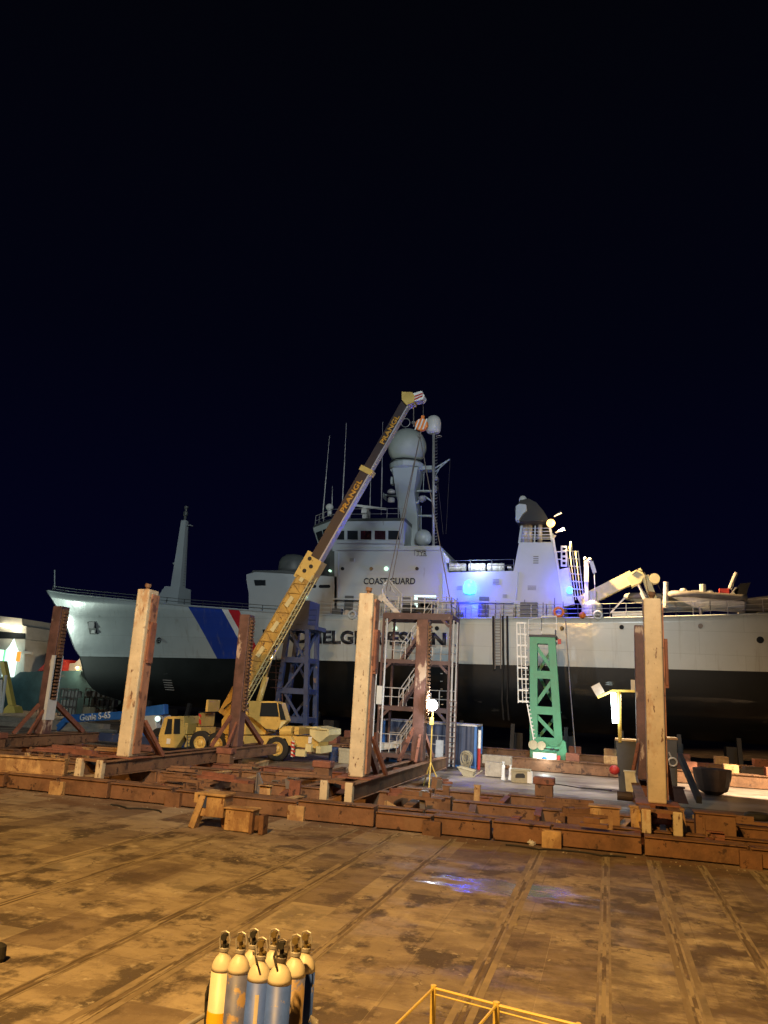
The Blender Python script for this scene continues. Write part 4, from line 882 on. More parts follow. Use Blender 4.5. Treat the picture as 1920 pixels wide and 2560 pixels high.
for i in range(34):
    x = random.uniform(-28,4); y = random.choice((25.9,27.6,27.6,29.0,30.4,32.0,33.2,34.8,36.2)); l_ = random.uniform(.5,3.0); r_ = random.uniform(-.5,.5)
    if x > -2 and y > 31: continue
    if min(abs(x+l_/2+9.1), abs(x+l_/2+19.15), abs(x+l_/2-1.58)) < .8+l_/2: continue
    q = MB(); z_ = .68+random.uniform(-.02,.05); q.beam((x,y,z_),(x+l_,y+r_,z_), random.uniform(.12,.4), .10); q.beam((x+.1,y+.05,z_+.1),(x+l_*.7,y+r_+.1,z_+.1), .14, random.choice((.08,.2)))
    mono('steel_offcut', q, random.choice(('rust','rust_pale','rust_red','rust')), 'flat rusty steel offcut lying on top of the carriage beams', 'steel scrap', (x,y,0), 'steel offcuts on the carriage beams')
for i in range(60):
    x = random.uniform(-26,5.5); y = random.choice((26.9,27.3,28.1,28.9,29.6,30.9,31.8,32.4,34.2)); 
    if x > -1 and y > 30.5: continue
    if min(abs(x+9.1), abs(x+19.15), abs(x-1.58)) < 1.1: continue
    h_ = random.uniform(.45,.98); w_ = random.uniform(.12,.5); q = MB()
    if i % 3 == 0: q.prism([(x,.1),(x+w_*1.8,.1),(x+w_*1.5,h_*.6),(x,h_)], y, y+.06); q.box((x-.05,y-.1,.1),(x,y+.2,h_))
    else: q.beam((x,y,.08),(x+random.uniform(-.15,.15),y+random.uniform(-.1,.1),h_), w_, .12, (0,1,0)); q.box((x-w_*.6,y-.1,h_),(x+w_*.6,y+.12,h_+.03))
    mono('steel_bracket', q, random.choice(('rust','rust','rust_red','rust_pale','galv_dark')), 'short rusty bracket or gusset standing up among the carriage beams', 'steel bracket', (x,y,0), 'rusty brackets among the carriage beams')
a_, b_ = G(-60,1903,.85), G(166,1918,.85)
q = MB(); q.beam(a_, b_, .3, .5); q.beam(a_+Vector((0,0,.28)), b_+Vector((0,0,.28)), .45, .05); q.beam(a_-Vector((0,0,.28)), b_-Vector((0,0,.28)), .45, .05); mono('box_section', q, 'rust_pale', 'raised patchy steel beam at the left edge behind the front rows', 'steel beam', (a_+b_)/2)
# plates on the right hand side of the carriage
for k, (x0, x1, y, z1, lab) in enumerate(((-.6,.35,28.2,1.0,'rusty upright plate left of the rightmost cream post foot'),(2.7,3.9,28.6,1.05,'rusty box section right of the rightmost cream post foot'),(4.2,8.5,30.0,.55,'long rusty beam running off the right edge behind the front rows'))):
    q = MB(); q.box((x0,y-.3,.1),(x1,y+.3,z1)); q.box((x0-.05,y-.36,z1+.002),(x1+.05,y+.36,z1+.05)); q.box((x0+.2,y-.34,.3),(x0+.28,y-.3,z1-.1)); mono('box_section', q, ('rust_pale','rust','rust')[k], lab, 'steel beam', ((x0+x1)/2,y,0), bevel=.02)
# keel-block line under the ship and slip rails
for Y, z1, lab in ((53.5,.75,'low rusty launch beam with pink blocks nearest the ship side'),(57.5,1.0,'low rusty launch beam with pink blocks right under the ship')):
    t = thing('launch_beam', lab, 'steel beam', (-10,Y,0)); q = MB(); q.box((-30,Y-.35,.05),(26,Y+.35,z1)); q.box((-30,Y-.45,z1+.002),(26,Y+.45,z1+.06)); q.build('beam', 'rust', t)
    for i in range(18):
        x = -21+i*2.35
        if -7.2 < x < -3.0: continue
        q = MB(); q.box((x-.42,Y-.4,z1+.062),(x+.42,Y+.4,z1+.55)); q.build('keel_block', 'rust_red' if i % 3 else 'rust_pale', t, bevel=.03)
# ship's own cradle: struts beneath the hull
scd = thing('ship_cradle', 'dark row of blocks and struts holding up the ship bottom', 'cradle', (-12,YC,0))
for i in range(14):
    x = -40+i*4.1; q = MB(); q.box((x-.5,YC-.8,0),(x+.5,YC+.8,1.9)); q.build('keel_block', 'black', scd)
    q = MB(); q.beam((x,YC-4.2,0),(x,YC-3.4,2.6), .3, .4); q.build('strut', 'black', scd)
# lit concrete pad behind the beams
q = MB(); q.poly([(-14,40,.004),(30,40,.004),(30,53,.004),(-14,53,.004)], [(0,1,2,3)]); mat('wet_pad', (.30,.25,.21), .42, 0, .55, .5, (.14,.11,.10), .4, .6, (.4,1,1), .3); tag(q.build('pavement', 'wet_pad'), None, None, kind='structure')

# ================================================================== BLUE TOWER
def lattice(t, X0_, X1_, Y0_, Y1_, z0, z1, levels, m, wdt=.28, taper=0, diag=True):
    for (x, y, s) in ((X0_,Y0_,-1),(X1_,Y0_,1),(X1_,Y1_,1),(X0_,Y1_,-1)):
        q = MB(); q.beam((x+s*taper,y,z0),(x,y,z1), wdt, wdt, (0,1,0)); q.build('leg', m, t)
    for k, z in enumerate(levels):
        f = taper*(1-(z-z0)/(z1-z0)); a, b = X0_-f, X1_+f
        q = MB(); q.beam((a,Y0_-.004,z),(b,Y0_-.004,z), wdt*.9, wdt*1.25); q.beam((a,Y1_,z),(b,Y1_,z), wdt*.9, wdt*1.25); q.beam((a,Y0_,z),(a,Y1_,z), wdt*.8, wdt*1.1); q.beam((b,Y0_,z),(b,Y1_,z), wdt*.8, wdt*1.1); q.build('cross_beam', m, t)
    if diag:
        zz = [z for z in levels]
        for k in range(len(zz)-1):
            a, b = (X0_, X1_) if k % 2 else (X1_, X0_)
            q = MB(); q.beam((a,Y0_,zz[k]),(b,Y0_,zz[k+1]), .12, .16); q.beam((b,Y1_,zz[k]),(a,Y1_,zz[k+1]), .12, .16); q.beam((X1_,Y0_,zz[k]),(X1_,Y1_,zz[k+1]), .12, .14); q.build('diagonal', m, t)
YB = 53.0
a = V(722,1560,YB); b = V(770,1560,YB); zt_ = V(740,1565,YB).z; z0_ = 0
bt = thing('lattice_tower', 'blue lattice tower with dark blue head, standing behind the crane boom', 'tower', ((a.x+b.x)/2, YB+1, 0))
zl = [V(745,y,YB).z for y in (1800,1728,1650,1570)]
lattice(bt, a.x, b.x, YB, YB+1.9, 0, zt_, zl, 'tower_blue', .32, .55)
q = MB(); h0, h1 = V(733,1562,YB), V(776,1502,YB); q.box((h0.x,YB-.1,h0.z),(h1.x,YB+2,h1.z)); q.box((V(714,1560,YB).x,YB-.2,V(714,1572,YB).z),(V(790,1560,YB).x,YB+2.2,V(714,1562,YB).z)); q.build('tower_head', 'container_blue', bt)
q = MB(); rail_run(q, [V(714,1563,YB), V(790,1563,YB)], 1.1, 3, .03, .8); q.build('railing', 'container_blue', bt)
q = MB()
for s_ in (0,.5): q.tube([V(690,1800,YB)+Vector((s_,0,0)), V(690,1640,YB)+Vector((s_,0,0))], .04, 5)
for i in range(18): p = V(690,1800-i*9,YB); q.tube([p, p+Vector((.5,0,0))], .025, 4)
for y in (1665,1682,1700,1720): q.torus(V(694,y,YB)+Vector((0,-.3,0)), .42, .03, 'Z', 14, 4)
q.build('ladder', 'scaffold_brown', bt)
q = MB(); q.box((a.x-.8,YB-.2,0),(b.x+1.1,YB+2.4,.9)); q.build('tower_foot', 'rust', bt)

# ================================================================== GREEN TOWER
YG = 54.5
a = V(1325,1592,YG); b = V(1388,1592,YG)
gt = thing('lattice_tower', 'green lattice tower with white caged ladder and white sign box', 'tower', ((a.x+b.x)/2, YG+1, 0))
ztg = a.z; zl = [V(1355,y,YG).z for y in (1853,1776,1687,1600)]
TP = .42
for (x, y, s) in ((a.x+.25,YG,-1),(b.x-.25,YG,1),(b.x-.25,YG+1.8,1),(a.x+.25,YG+1.8,-1)):
    lx = x+(.1 if s<0 else .62 if s>0 else 0)
    q = MB(); q.beam((lx,y,0.2),(x,y,ztg), .52 if y == YG else .26, .4, (0,1,0)); q.build('leg', 'tower_green', gt, bevel=.02)
for k, z in enumerate(zl):
    f = 1-(z-.2)/(ztg-.2); x0_, x1_ = a.x+.25+.1*f, b.x-.25+.62*f
    q = MB(); q.beam((x0_,YG-.02,z),(x1_,YG-.02,z), .38, .52); q.build('cross_beam', 'tower_green', gt); q = MB(); q.beam((x0_,YG+1.8,z),(x1_,YG+1.8,z), .2, .35); q.build('cross_beam', 'tower_green', gt)
    if k < 3:
        z2 = zl[k+1]; f2 = 1-(z2-.2)/(ztg-.2); xa_, xb_ = (x1_, a.x+.25+.1*f2) if k % 2 == 0 else (x0_, b.x-.25+.62*f2)
        q = MB(); q.beam((xa_,YG,z+.2),(xb_,YG,z2-.2), .12, .24); q.build('diagonal', 'tower_green', gt); q = MB(); q.beam((x0_+x1_-xa_,YG+1.8,z),(x0_+x1_-xb_,YG+1.8,z2), .12, .2); q.build('diagonal', 'tower_green', gt)
q = MB(); q.box((a.x-.05,YG-.3,ztg+.002),(b.x+.1,YG+2.1,ztg+.14)); q.build('platform', 'letter_black', gt)
q = MB(); q.box(V(1354,1586,YG), V(1391,1577,YG+1.5)); q.build('platform_box', 'plaster', gt)
q = MB(); rail_run(q, [V(1318,1586,YG)+Vector((0,1,0)), V(1354,1586,YG)], 1.15, 3, .03, 1.2); q.build('railing', 'white', gt); q = MB(); rail_run(q, [V(1354,1577,YG), V(1391,1577,YG)], 1.0, 2, .045, 1.2); q.build('railing', 'white', gt)
q = MB(); q.box(V(1394,1610,YG-.2), V(1403,1598,YG)); q.build('tag_plate', 'red', gt)
q = MB(); lx0 = V(1300,1555,YG-.5); 
for i, dx in enumerate((0,20)): q.beam(V(1296+dx,1757,YG-.5), V(1292+dx,1556,YG-.5), .07, .09)
q.beam(V(1318,1760,YG-.3), V(1336,1858,YG-.3), .07, .1); q.beam(V(1300,1560,YG-.9), V(1307,1757,YG-.9), .05, .06)
for i in range(8): y = 1557+i*28; q.beam(V(1292+i*.8,y,YG-.5), V(1316+i*.8,y+1,YG-.5), .06, .12)
for i in range(18): y = 1560+i*11.5; q.tube([V(1302+i*.5,y,YG-.2), V(1316+i*.5,y,YG-.2)], .02, 4)
for i in range(9): y = 1765+i*10; q.tube([V(1319+i*1.7,y,YG-.3), V(1325+i*1.7,y,YG-.3)], .04, 4)
q.build('caged_ladder', 'white', gt)
q = MB(); q.prism([(V(x,y,YG-.6).x, V(x,y,YG-.6).z) for x, y in ((1327,1885),(1325,1856),(1332,1850),(1360,1852),(1366,1866),(1400,1866),(1408,1850),(1414,1856),(1420,1905),(1405,1908),(1330,1906))], YG-.8, YG-.1); q.build('tower_foot', 'tower_green', gt)
q = MB(); q.lathe(V(1333,1862,YG-.9), [(.3,-.15),(.3,.15)], 16, 'Y'); q.build('hose_reel', 'rope', gt); q = MB(); q.lathe(V(1354,1864,YG-.9), [(.28,-.15),(.28,.15)], 16, 'Y'); q.build('hose_reel', 'rope', gt)
q = MB(); q.box(V(1332,1908,YG-1.1), V(1392,1884,YG-.82)); sb = q.build('sign_box', 'plastic_white', gt)
emit('sign_panel_lit', (.80,.95,.95), .75)
q = MB(); q.box(V(1342,1905,YG-1.14), V(1386,1887,YG-1.105)); pn = q.build('panel', 'sign_panel_lit', sb); q = MB(); q.ball(V(1361,1895,YG-1.12), .18, 12, .5); q.build('panel_mark', 'lift_blue', pn)
q = MB(); q.box(V(1393,1905,YG-1.1), V(1401,1889,YG-.83)); q.build('panel', 'red', sb)
point('sign_box_light', V(1362,1896,YG-1.8), 60, (.9,1,.95), .2)
q = MB(); q.box((a.x-.2,YG-.6,.02),(b.x+1.2,YG+2.4,.35)); q.build('tower_base', 'black', gt)
q = MB(); q.torus(V(1372,1872,YG-.9), .3, .05, 'Z', 16, 6); q.torus(V(1386,1874,YG-.9), .26, .05, 'Z', 16, 6); mono('cable_coil', q, 'rubber', 'dark cable coil lying on the white sign box of the green tower', 'cable', V(1375,1876,YG-.9))
# long loose rope/wire right of tower
q = MB(); q.tube([V(1414,1545,YC-HB-.3), V(1424,1700,YC-HB-.8), V(1440,1900,56)], .035, 5); mono('mooring_wire', q, 'galv', 'thin pale wire hanging from the ship side right of the green tower', 'wire', V(1440,1900,56))

# ================================================================== STAIR TOWER
YT = 48.0
st_ = thing('stair_tower', 'brown steel stair tower with pipe railings standing against the ship side', 'stair tower', (V(1040,1900,YT).x, YT+1.2, 0))
xl, xr = V(952,1700,YT).x, V(1122,1700,YT).x
zlev = [V(1040,y,YT).z for y in (1893,1774,1655,1541)]
for (x, y) in ((xl,YT),(xr,YT),(xr,YT+2.6),(xl,YT+2.6)):
    q = MB(); q.beam((x,y,.1),(x,y,zlev[3]), .14, .15, (0,1,0)); q.build('upright', 'scaffold_brown', st_)
q = MB()
for x in (xl-.35, xr+.42): q.tube([(x,YT+.1,.3),(x,YT+.1,zlev[3]-.3)], .05, 6)
q.tube([(xl+.22,YT-.05,.3),(xl+.22,YT-.05,zlev[3]-.2)], .07, 6); q.tube([(xr+.2,YT-.05,.3),(xr+.2,YT-.05,zlev[3]-.2)], .06, 6)
q.build('drain_pipe', 'galv', st_)
for z in zlev:
    q = MB(); q.beam((xl,YT-.003,z),(xr,YT-.003,z), .16, .25 if z < zlev[3] else .40); q.beam((xl,YT+2.6,z),(xr,YT+2.6,z), .22, .3); q.beam((xl,YT,z),(xl,YT+2.6,z), .2, .3); q.beam((xr,YT,z),(xr,YT+2.6,z), .2, .3)
    q.beam((xl+.1,YT,z-.6),(xl+.6,YT,z-.1), .15, .16); q.beam((xr-.1,YT,z-.6),(xr-.6,YT,z-.1), .15, .16)
    lv = q.build('platform_beam', 'scaffold_brown', st_)
    q = MB(); q.box((xl,YT+1.3,z+.02),(xr,YT+2.6,z+.08)); q.box((xl,YT+.1,z+.02),(xl+1.3,YT+1.3,z+.08)); q.build('grating', 'galv_dark', lv)
for k, z in enumerate(zlev):
    q = MB(); top_ = 1.1
    rail_run(q, [(xl,YT+.05,z+.15),(xr if k == 3 else xl+1.5,YT+.05,z+.15)], top_, 3 if k == 3 else 2, .028, .9); q.build('railing', 'galv', st_); q = MB(); rail_run(q, [(xl,YT+2.55,z+.15),(xr,YT+2.55,z+.15)], top_, 2, .026, 1.0); rail_run(q, [(xr,YT+.05,z+.15),(xr,YT+2.55,z+.15)], top_, 2, .028, 1.2)
    q.build('railing', 'galv', st_)
for k in range(3):
    za, zb_ = zlev[k]+.1, zlev[k+1]+.05; x0_, x1_ = xl+1.15, xr-1.35
    q = MB()
    for yy in (YT+.35, YT+1.15): q.beam((x0_,yy,za),(x1_,yy,zb_), .06, .20)
    n_ = 12
    for i in range(1, n_): f = i/n_; q.box((x0_+(x1_-x0_)*f-.13,YT+.38,za+(zb_-za)*f-.015),(x0_+(x1_-x0_)*f+.13,YT+1.12,za+(zb_-za)*f+.015))
    fl_ = q.build('stair_flight', 'scaffold_brown', st_)
    q = MB()
    for yy in (YT+.33, YT+1.17):
        for h_ in (.55,1.0): q.tube([(x0_,yy,za+h_),(x1_,yy,zb_+h_)], .03, 5)
        for f in (0,.33,.66,1): q.tube([(x0_+(x1_-x0_)*f,yy,za+(zb_-za)*f),(x0_+(x1_-x0_)*f,yy,za+(zb_-za)*f+1.0)], .025, 5)
    q.build('handrail', 'galv', fl_)
q = MB(); p = V(1092,1905,YT); q.box((p.x,YT-.5,.8),(p.x+.45,YT-.3,1.8)); q.build('switch_box', 'galv', st_)
q = MB(); q.box(V(940,1760,YT-.2), V(958,1715,YT)); q.build('cable_box', 'plaster', st_)
# ladder up the right side of the tower
q = MB()
for s_ in (xr+.15, xr+.55): q.beam((s_,YT-.15,.3),(s_,YT-.15,4.2), .05, .08, (0,1,0))
for i in range(13): q.beam((xr+.15,YT-.15,.5+.3*i),(xr+.55,YT-.15,.5+.3*i), .04, .05)
q.build('ladder', 'scaffold_brown', st_)
# bundles and gangway on its top
q = MB(); q.box(V(1050,1531,YT+.4), V(1087,1513,YT+1.4)); q.box(V(1046,1517,YT+.4), V(1083,1511,YT+1.2)); q.beam(V(1010,1527,YT+.6), V(1052,1525,YT+.6), .5, .3); q.lathe(V(1020,1524,YT+.4), [(.3,-.3),(.3,.5)], 12, 'X'); mono('timber_bundle', q, 'black', 'dark bundle of timbers lying on top of the stair tower', 'timber', V(1050,1534,YT))
gw = thing('gangway', 'pale gangway with arched handrail hooked on the stair tower top', 'gangway', V(980,1520,YT+.5))
q = MB(); q.beam(V(960,1496,YT+.3), V(1000,1538,YT+.3), .5, .3); q.beam(V(952,1488,YT+.3), V(962,1500,YT+.3), .3, .5); q.build('ramp', 'galv', gw)
q = MB(); q.tube([V(x,y,YT+.2) for x, y in ((957,1500),(955,1475),(964,1455),(975,1452),(985,1465),(1004,1486),(1003,1520))], .07, 6); q.tube([V(x,y,YT+.2) for x, y in ((962,1490),(966,1468),(976,1462),(984,1480),(992,1486))], .04, 6); q.build('handrail', 'galv', gw)
# crane slings down to the stair tower
q = MB()
hk = K(1050,1090)
for tx, ty in ((975,1478),(1132,1538),(960,1500)): q.tube([hk, V(tx,ty,YT+.3)], .032, 5)
mono('lifting_sling', q, 'galv_dark', 'long wire slings running from the crane hook down to the stair tower', 'sling', V(1050,1540,YT))

# ================================================================== FLOODLIGHT ON TRIPOD
YF = 38.3
c = V(1081,1763,YF); fl = thing('work_light', 'glaring white work light on a yellow stand beside the middle brown post', 'floodlight', (c.x,YF,0))
q = MB(); q.lathe(c, [(.25,.0),(.28,.01),(.24,.14),(.1,.22)], 16, 'Y'); hd = q.build('lamp_housing', 'galv_dark', fl)
q = MB(); q.lathe(c+Vector((0,-.03,0)), [(.05,-.12),(.22,-.07),(.27,.0)], 20, 'Y'); q.build('lamp_face', 'lamp_white', hd)
q = MB(); q.box(V(1077,1812,YF)-Vector((.06,0,0)), V(1083,1794,YF)+Vector((.02,.1,0))); q.tube([(c.x,YF+.1,1.2),(c.x,YF+.1,c.z)], .035, 6); q.tube([(c.x,YF+.1,1.2),(c.x+.5,YF+.3,.05)], .03); q.tube([(c.x,YF+.1,1.2),(c.x-.4,YF+.5,.05)], .03); q.tube([(c.x,YF+.1,1.2),(c.x+.1,YF-.5,.05)], .03); q.build('stand', 'pole_yellow', fl)
point('work_light_light', c+Vector((.15,-.35,0)), 260, (.86,.94,1), .1)
spot('stair_light', (c.x+.2,YF+.5,c.z+.1), V(1040,1700,YT+6), 2500, (.86,.94,1), 120, .5, .12)

# ================================================================== LIGHT POLE WITH TUBE, BINS
YP = 44.6
p = V(1548,1853,YP); lp = thing('light_pole', 'yellow pole with a glowing vertical fluorescent tube and two lamp heads on a T bar', 'light pole', p)
q = MB(); q.tube([V(1550,1856,YP), V(1548,1730,YP)], .1, 10); q.build('pole', 'pole_yellow', lp, smooth=True)
q = MB(); q.beam(V(1494,1744,YP), V(1532,1727,YP), .12, .12); q.beam(V(1530,1727,YP), V(1592,1728,YP), .12, .12); q.build('cross_bar', 'pole_yellow', lp)
q = MB(); q.beam(V(1488,1712,YP), V(1502,1736,YP), .4, .5); q.build('lamp_head', 'galv', lp)
q = MB(); q.beam(V(1584,1700,YP), V(1585,1725,YP), .3, .28); q.build('lamp_head', 'galv', lp)
q = MB(); q.tube([V(1538,1808,YP-.1), V(1533,1732,YP-.1)], .14, 12); tb = q.build('fluorescent_tube', 'tube_white', lp, smooth=True)
for y in (1750,1790): point('tube_light', V(1528,y,YP-.35), 110, (.85,1,.97), .3)
# brighter yard light between the beams and the ship
spot('pad_lamp', V(1590,1716,YP), (0,49,0), 1200, (1,.86,.66), 110, .6, .15)
for (x0, x1, y0, y1, dy, lab) in ((1542,1612,1856,1960,0,'dark steel bin under the yellow light pole'),(1622,1692,1850,1950,-.3,'dark steel bin with a hanging ring, right of the rightmost cream post')):
    a, b = V(x0,y1,YP+dy), V(x1,y0,YP+dy); t = thing('steel_bin', lab, 'bin', ((a.x+b.x)/2,YP+dy,0))
    q = MB(); q.plan([(a.x+.12,YP+dy),(b.x-.05,YP+dy),(b.x-.05,YP+dy+1.2),(a.x+.12,YP+dy+1.2)], .02, [(a.x,YP+dy),(b.x,YP+dy),(b.x,YP+dy+1.3),(a.x,YP+dy+1.3)], b.z); q.build('body', 'bin_dark', t)
    q = MB(); q.box((a.x-.05,YP+dy-.06,b.z+.002),(b.x+.05,YP+dy+1.36,b.z+.1)); q.build('rim', 'rust_pale', t)
    if x0 == 1622: q = MB(); q.torus(V(1682,1905,YP-.4), .2, .05, 'Y'); q.tube([V(1672,1880,YP-.4), V(1680,1898,YP-.4)], .04); q.build('ring', 'galv', t)
q = MB(); q.ball(V(1536,1925,YP-.3), .27, 14, .9); mono('red_buoy', q, 'red', 'red ball fender leaning against the dark bin below the light pole', 'buoy', V(1536,1935,YP-.3), smooth=True)
# sloping brace, scrap at the foot of the rightmost frame
q = MB(); q.beam(V(1700,1890,43), V(1748,2000,37), .22, .3); mono('loose_brace', q, 'black', 'dark sloping steel brace right of the rightmost support frame', 'brace', G(1748,2000,.2))
# small objects round the foot of the rightmost post
for k, (x, y, Yy, w_, h_, m_, lab) in enumerate(((1580,1952,37,.5,.7,'plastic_white','pale leaning plate between the bins and the rightmost post'),(1562,1990,35,.6,.34,'black_rust','dark rusty drum lying left of the rightmost cream post'),(1690,1985,35,.9,.45,'rust_red','red capped steel block right of the rightmost cream post'),(1600,2060,28.6,.5,1.0,'rust_pale','pale upright steel plate left of the rightmost post foot'),(1706,2062,28.6,.35,.9,'rust_pale','pale upright steel plate right of the rightmost post foot'))):
    c = V(x,y,Yy); q = MB()
    if 'drum' in lab: q.lathe(c, [(.1,-w_/2),(h_*.55,-w_/2),(h_*.55,w_/2),(.1,w_/2)], 16, 'X')
    else: q.plan(rect(c.x,Yy,w_/2,.2), c.z-h_/2-.1, rect(c.x-.1,Yy+.1,w_/2*.85,.15), c.z+h_/2); q.plan(rect(c.x-.1,Yy+.1,w_/2,.18), c.z+h_/2+.002, rect(c.x-.1,Yy+.1,w_/2,.18), c.z+h_/2+.06)
    mono('steel_block' if 'drum' not in lab else 'drum', q, m_, lab, 'drum' if 'drum' in lab else 'steel block', (c.x,Yy,c.z-h_/2))

# ================================================================== CONTAINER AND THINGS ROUND IT
YN = 51.5
a = V(955,1925,YN); b = V(1190,1812,YN); ct = thing('shipping_container', 'dark blue corrugated steel container behind the stair tower', 'container', ((a.x+b.x)/2,YN+1.2,0))
q = MB(); n_ = 46; pts = []; zt2 = b.z
xs = [a.x+(b.x-a.x)*i/n_ for i in range(n_+1)]
for i, x in enumerate(xs): pts.append((x, YN+(.05 if i % 4 in (0,1) else 0)))
pts += [(b.x, YN+2.4),(a.x, YN+2.4)]
q.plan(pts, .15, pts, zt2-.12); q.build('corrugated_wall', 'container_blue', ct)
q = MB(); q.box((a.x-.05,YN-.06,zt2-.118),(b.x+.06,YN+2.46,zt2)); q.build('roof', 'galv', ct)
q = MB()
for x in (a.x,b.x): q.box((x-.08,YN-.08,.02),(x+.08,YN+.08,zt2-.12))
q.box((a.x,YN-.07,.02),(b.x,YN+.07,.15)); q.box((b.x-.02,YN+2.3,.1),(b.x+.08,YN+2.46,zt2-.12)); q.build('corner_post', 'lift_blue', ct)
q = MB(); c = V(1197,1910,YN-.6); c.y = YN-.6; h_ = V(1196,1825,YN-.6).z; q.tube([(c.x,c.y,.02),(c.x,c.y,h_*.54)], .1, 12); bp_ = thing('marker_post', 'red and white marker post at the right corner of the blue container', 'marker post', (c.x,c.y,0)); q.build('lower_part', 'red', bp_)
q = MB(); q.tube([(c.x,c.y,h_*.54),(c.x,c.y,h_)], .1, 12); q.build('upper_part', 'white', bp_)
q = MB(); cc = V(1167,1893,YN-1.4)
for k in range(11):
    a0 = random.uniform(.20,.36); b0 = a0*random.uniform(1.25,1.75); ox, oz, oy = random.uniform(-.06,.06), random.uniform(-.12,.05), random.uniform(-.15,.15)
    q.tube([cc+Vector((ox+a0*math.cos(t_)+random.uniform(-.01,.01), oy+.04*math.sin(3*t_), oz+b0*math.sin(t_)*(1.25 if math.sin(t_) < 0 else .7))) for t_ in [2*math.pi*i_/18 for i_ in range(19)]], .022, 5)
for k in range(4): q.tube([V(1163+k*4,1885,YN-1.4), V(1164+k*4,1928,YN-1.4)], .022, 5)
mono('rope_coil', q, 'rope', 'pale rope coil hanging in front of the blue container', 'rope', V(1167,1900,YN-1.4))
# wheelbarrow
YW = 46; wb = thing('wheelbarrow', 'pale wheelbarrow standing before the blue container', 'wheelbarrow', G(1172,1958,0))
def Wp(x, y, d=0): return V(x, y, YW+d)
a_, b_, c_, d_ = Wp(1146,1917), Wp(1187,1928), Wp(1182,1944), Wp(1160,1940)
q = MB(); P_ = []
for p_, e_ in ((a_,.38),(b_,.38),(c_,.22),(d_,.22)): P_ += [(p_.x,YW-e_,p_.z),(p_.x,YW+e_,p_.z)]
q.poly(P_, [(4,6,7,5),(0,2,4,6),(1,7,5,3),(2,3,5,4),(0,6,7,1)]); q.beam(a_+Vector((0,-.4,.02)), b_+Vector((0,-.4,.02)), .05, .05); q.beam(a_+Vector((0,.4,.02)), b_+Vector((0,.4,.02)), .05, .05); q.build('tray', 'rope', wb)
q = MB()
for s_ in (-.3,.3): q.tube([Wp(1148,1945,s_), Wp(1180,1944,s_), Wp(1206,1926,s_)], .03, 6); q.tube([Wp(1180,1943,s_), Wp(1184,1966,s_)], .03, 6); q.tube([Wp(1170,1943,s_), Wp(1174,1966,s_)], .03, 6)
q.build('frame', 'rope', wb)
q = MB(); q.torus(Wp(1157,1952), .17, .06, 'Y', 16, 8); q.build('wheel', 'red', wb)
# grey blocks, battery box
for x0, x1, y0, y1, Yy, m_, lab in ((1212,1258,1908,1940,46.5,'concrete_block','grey concrete block right of the wheelbarrow'),(1205,1277,1892,1908,49,'concrete_block','long flat concrete block behind the grey block')):
    a, b = V(x0,y1,Yy), V(x1,y0,Yy); q = MB(); q.box((a.x,Yy,max(.01,a.z)),(b.x,Yy+.8,b.z)); q.box((a.x+.1,Yy-.03,a.z+.15),(a.x+.25,Yy,b.z-.1)); mono('concrete_block', q, m_, lab, 'concrete block', ((a.x+b.x)/2,Yy,0), bevel=.03)
for x, lab in ((1258,'slim white bottle shaped post left of the pale battery box'),(1276,'leaning white post touching the pale battery box')):
    c = V(x,1950,45); top_ = V(x,1904 if x == 1258 else 1912,45).z; q = MB(); q.lathe((c.x,45,c.z), [(.14,0),(.13,.1),(.09,.3),(.1,(top_-c.z)*.75),(.04,(top_-c.z)*.85),(.08,top_-c.z)], 10); mono('white_post', q, 'white', lab, 'post', (c.x,45,c.z))
a, b = V(1278,1956,44.5), V(1324,1926,44.5); bx = thing('battery_box', 'pale metal box with an oblong dark opening behind the red capped blocks', 'box', ((a.x+b.x)/2,44.8,max(0,a.z)))
q = MB(); q.box((a.x,44.5,a.z),(b.x,45.2,b.z)); q.box((a.x-.03,44.45,b.z-.1),(b.x+.03,45.25,b.z+.02)); q.build('body', 'rope', bx, bevel=.02)
q = MB(); q.prism([(V(x,y,44.4).x,V(x,y,44.4).z) for x, y in ((1288,1938),(1292,1934),(1308,1934),(1312,1938),(1312,1945),(1288,1945))], 44.47, 44.55); q.build('opening', 'black', bx)
q = MB(); q.box(V(1318,1958,44.4), V(1330,1930,44.5)+Vector((0,.4,0))); q.build('white_edge', 'white', bx)
# white planks stacked before the container
for k, (x0, y0, x1, y1) in enumerate(((1105,1952,1215,1966),(1110,1958,1190,1972),(1140,1966,1180,1972))):
    q = MB(); q.beam(V(x0,y0,42.5-k*.5), V(x1,y1,42-k*.5), .3, .05); mono('plank', q, 'plastic_white', ('upper long pale plank lying before the wheelbarrow','lower pale plank lying before the wheelbarrow','short pale plank lying nearest the carriage beams')[k], 'plank', V(x0,y0,42.5-k*.5))
# drums and boxes left of stair tower
for x0,x1,y0,y1,Yy,m_,lab in ((846,880,1872,1908,47.5,'rope','pale crate between the crane and the cream post'),(826,842,1868,1896,48.5,'tower_blue','bluish drum behind the crane rear frame')):
    a, b = V(x0,y1,Yy), V(x1,y0,Yy); q = MB()
    if 'drum' in lab: q.lathe(((a.x+b.x)/2,Yy,0), [(.28,.01),(.3,.3),(.28,.32),(.3,.6),(.28,.62),(.29,b.z)], 16)
    else: q.box((a.x,Yy,0.02),(b.x,Yy+.9,b.z)); q.box((a.x-.04,Yy-.04,b.z-.15),(b.x+.04,Yy+.94,b.z))
    mono('drum' if 'drum' in lab else 'crate', q, m_, lab, 'drum' if 'drum' in lab else 'crate', ((a.x+b.x)/2,Yy,0))
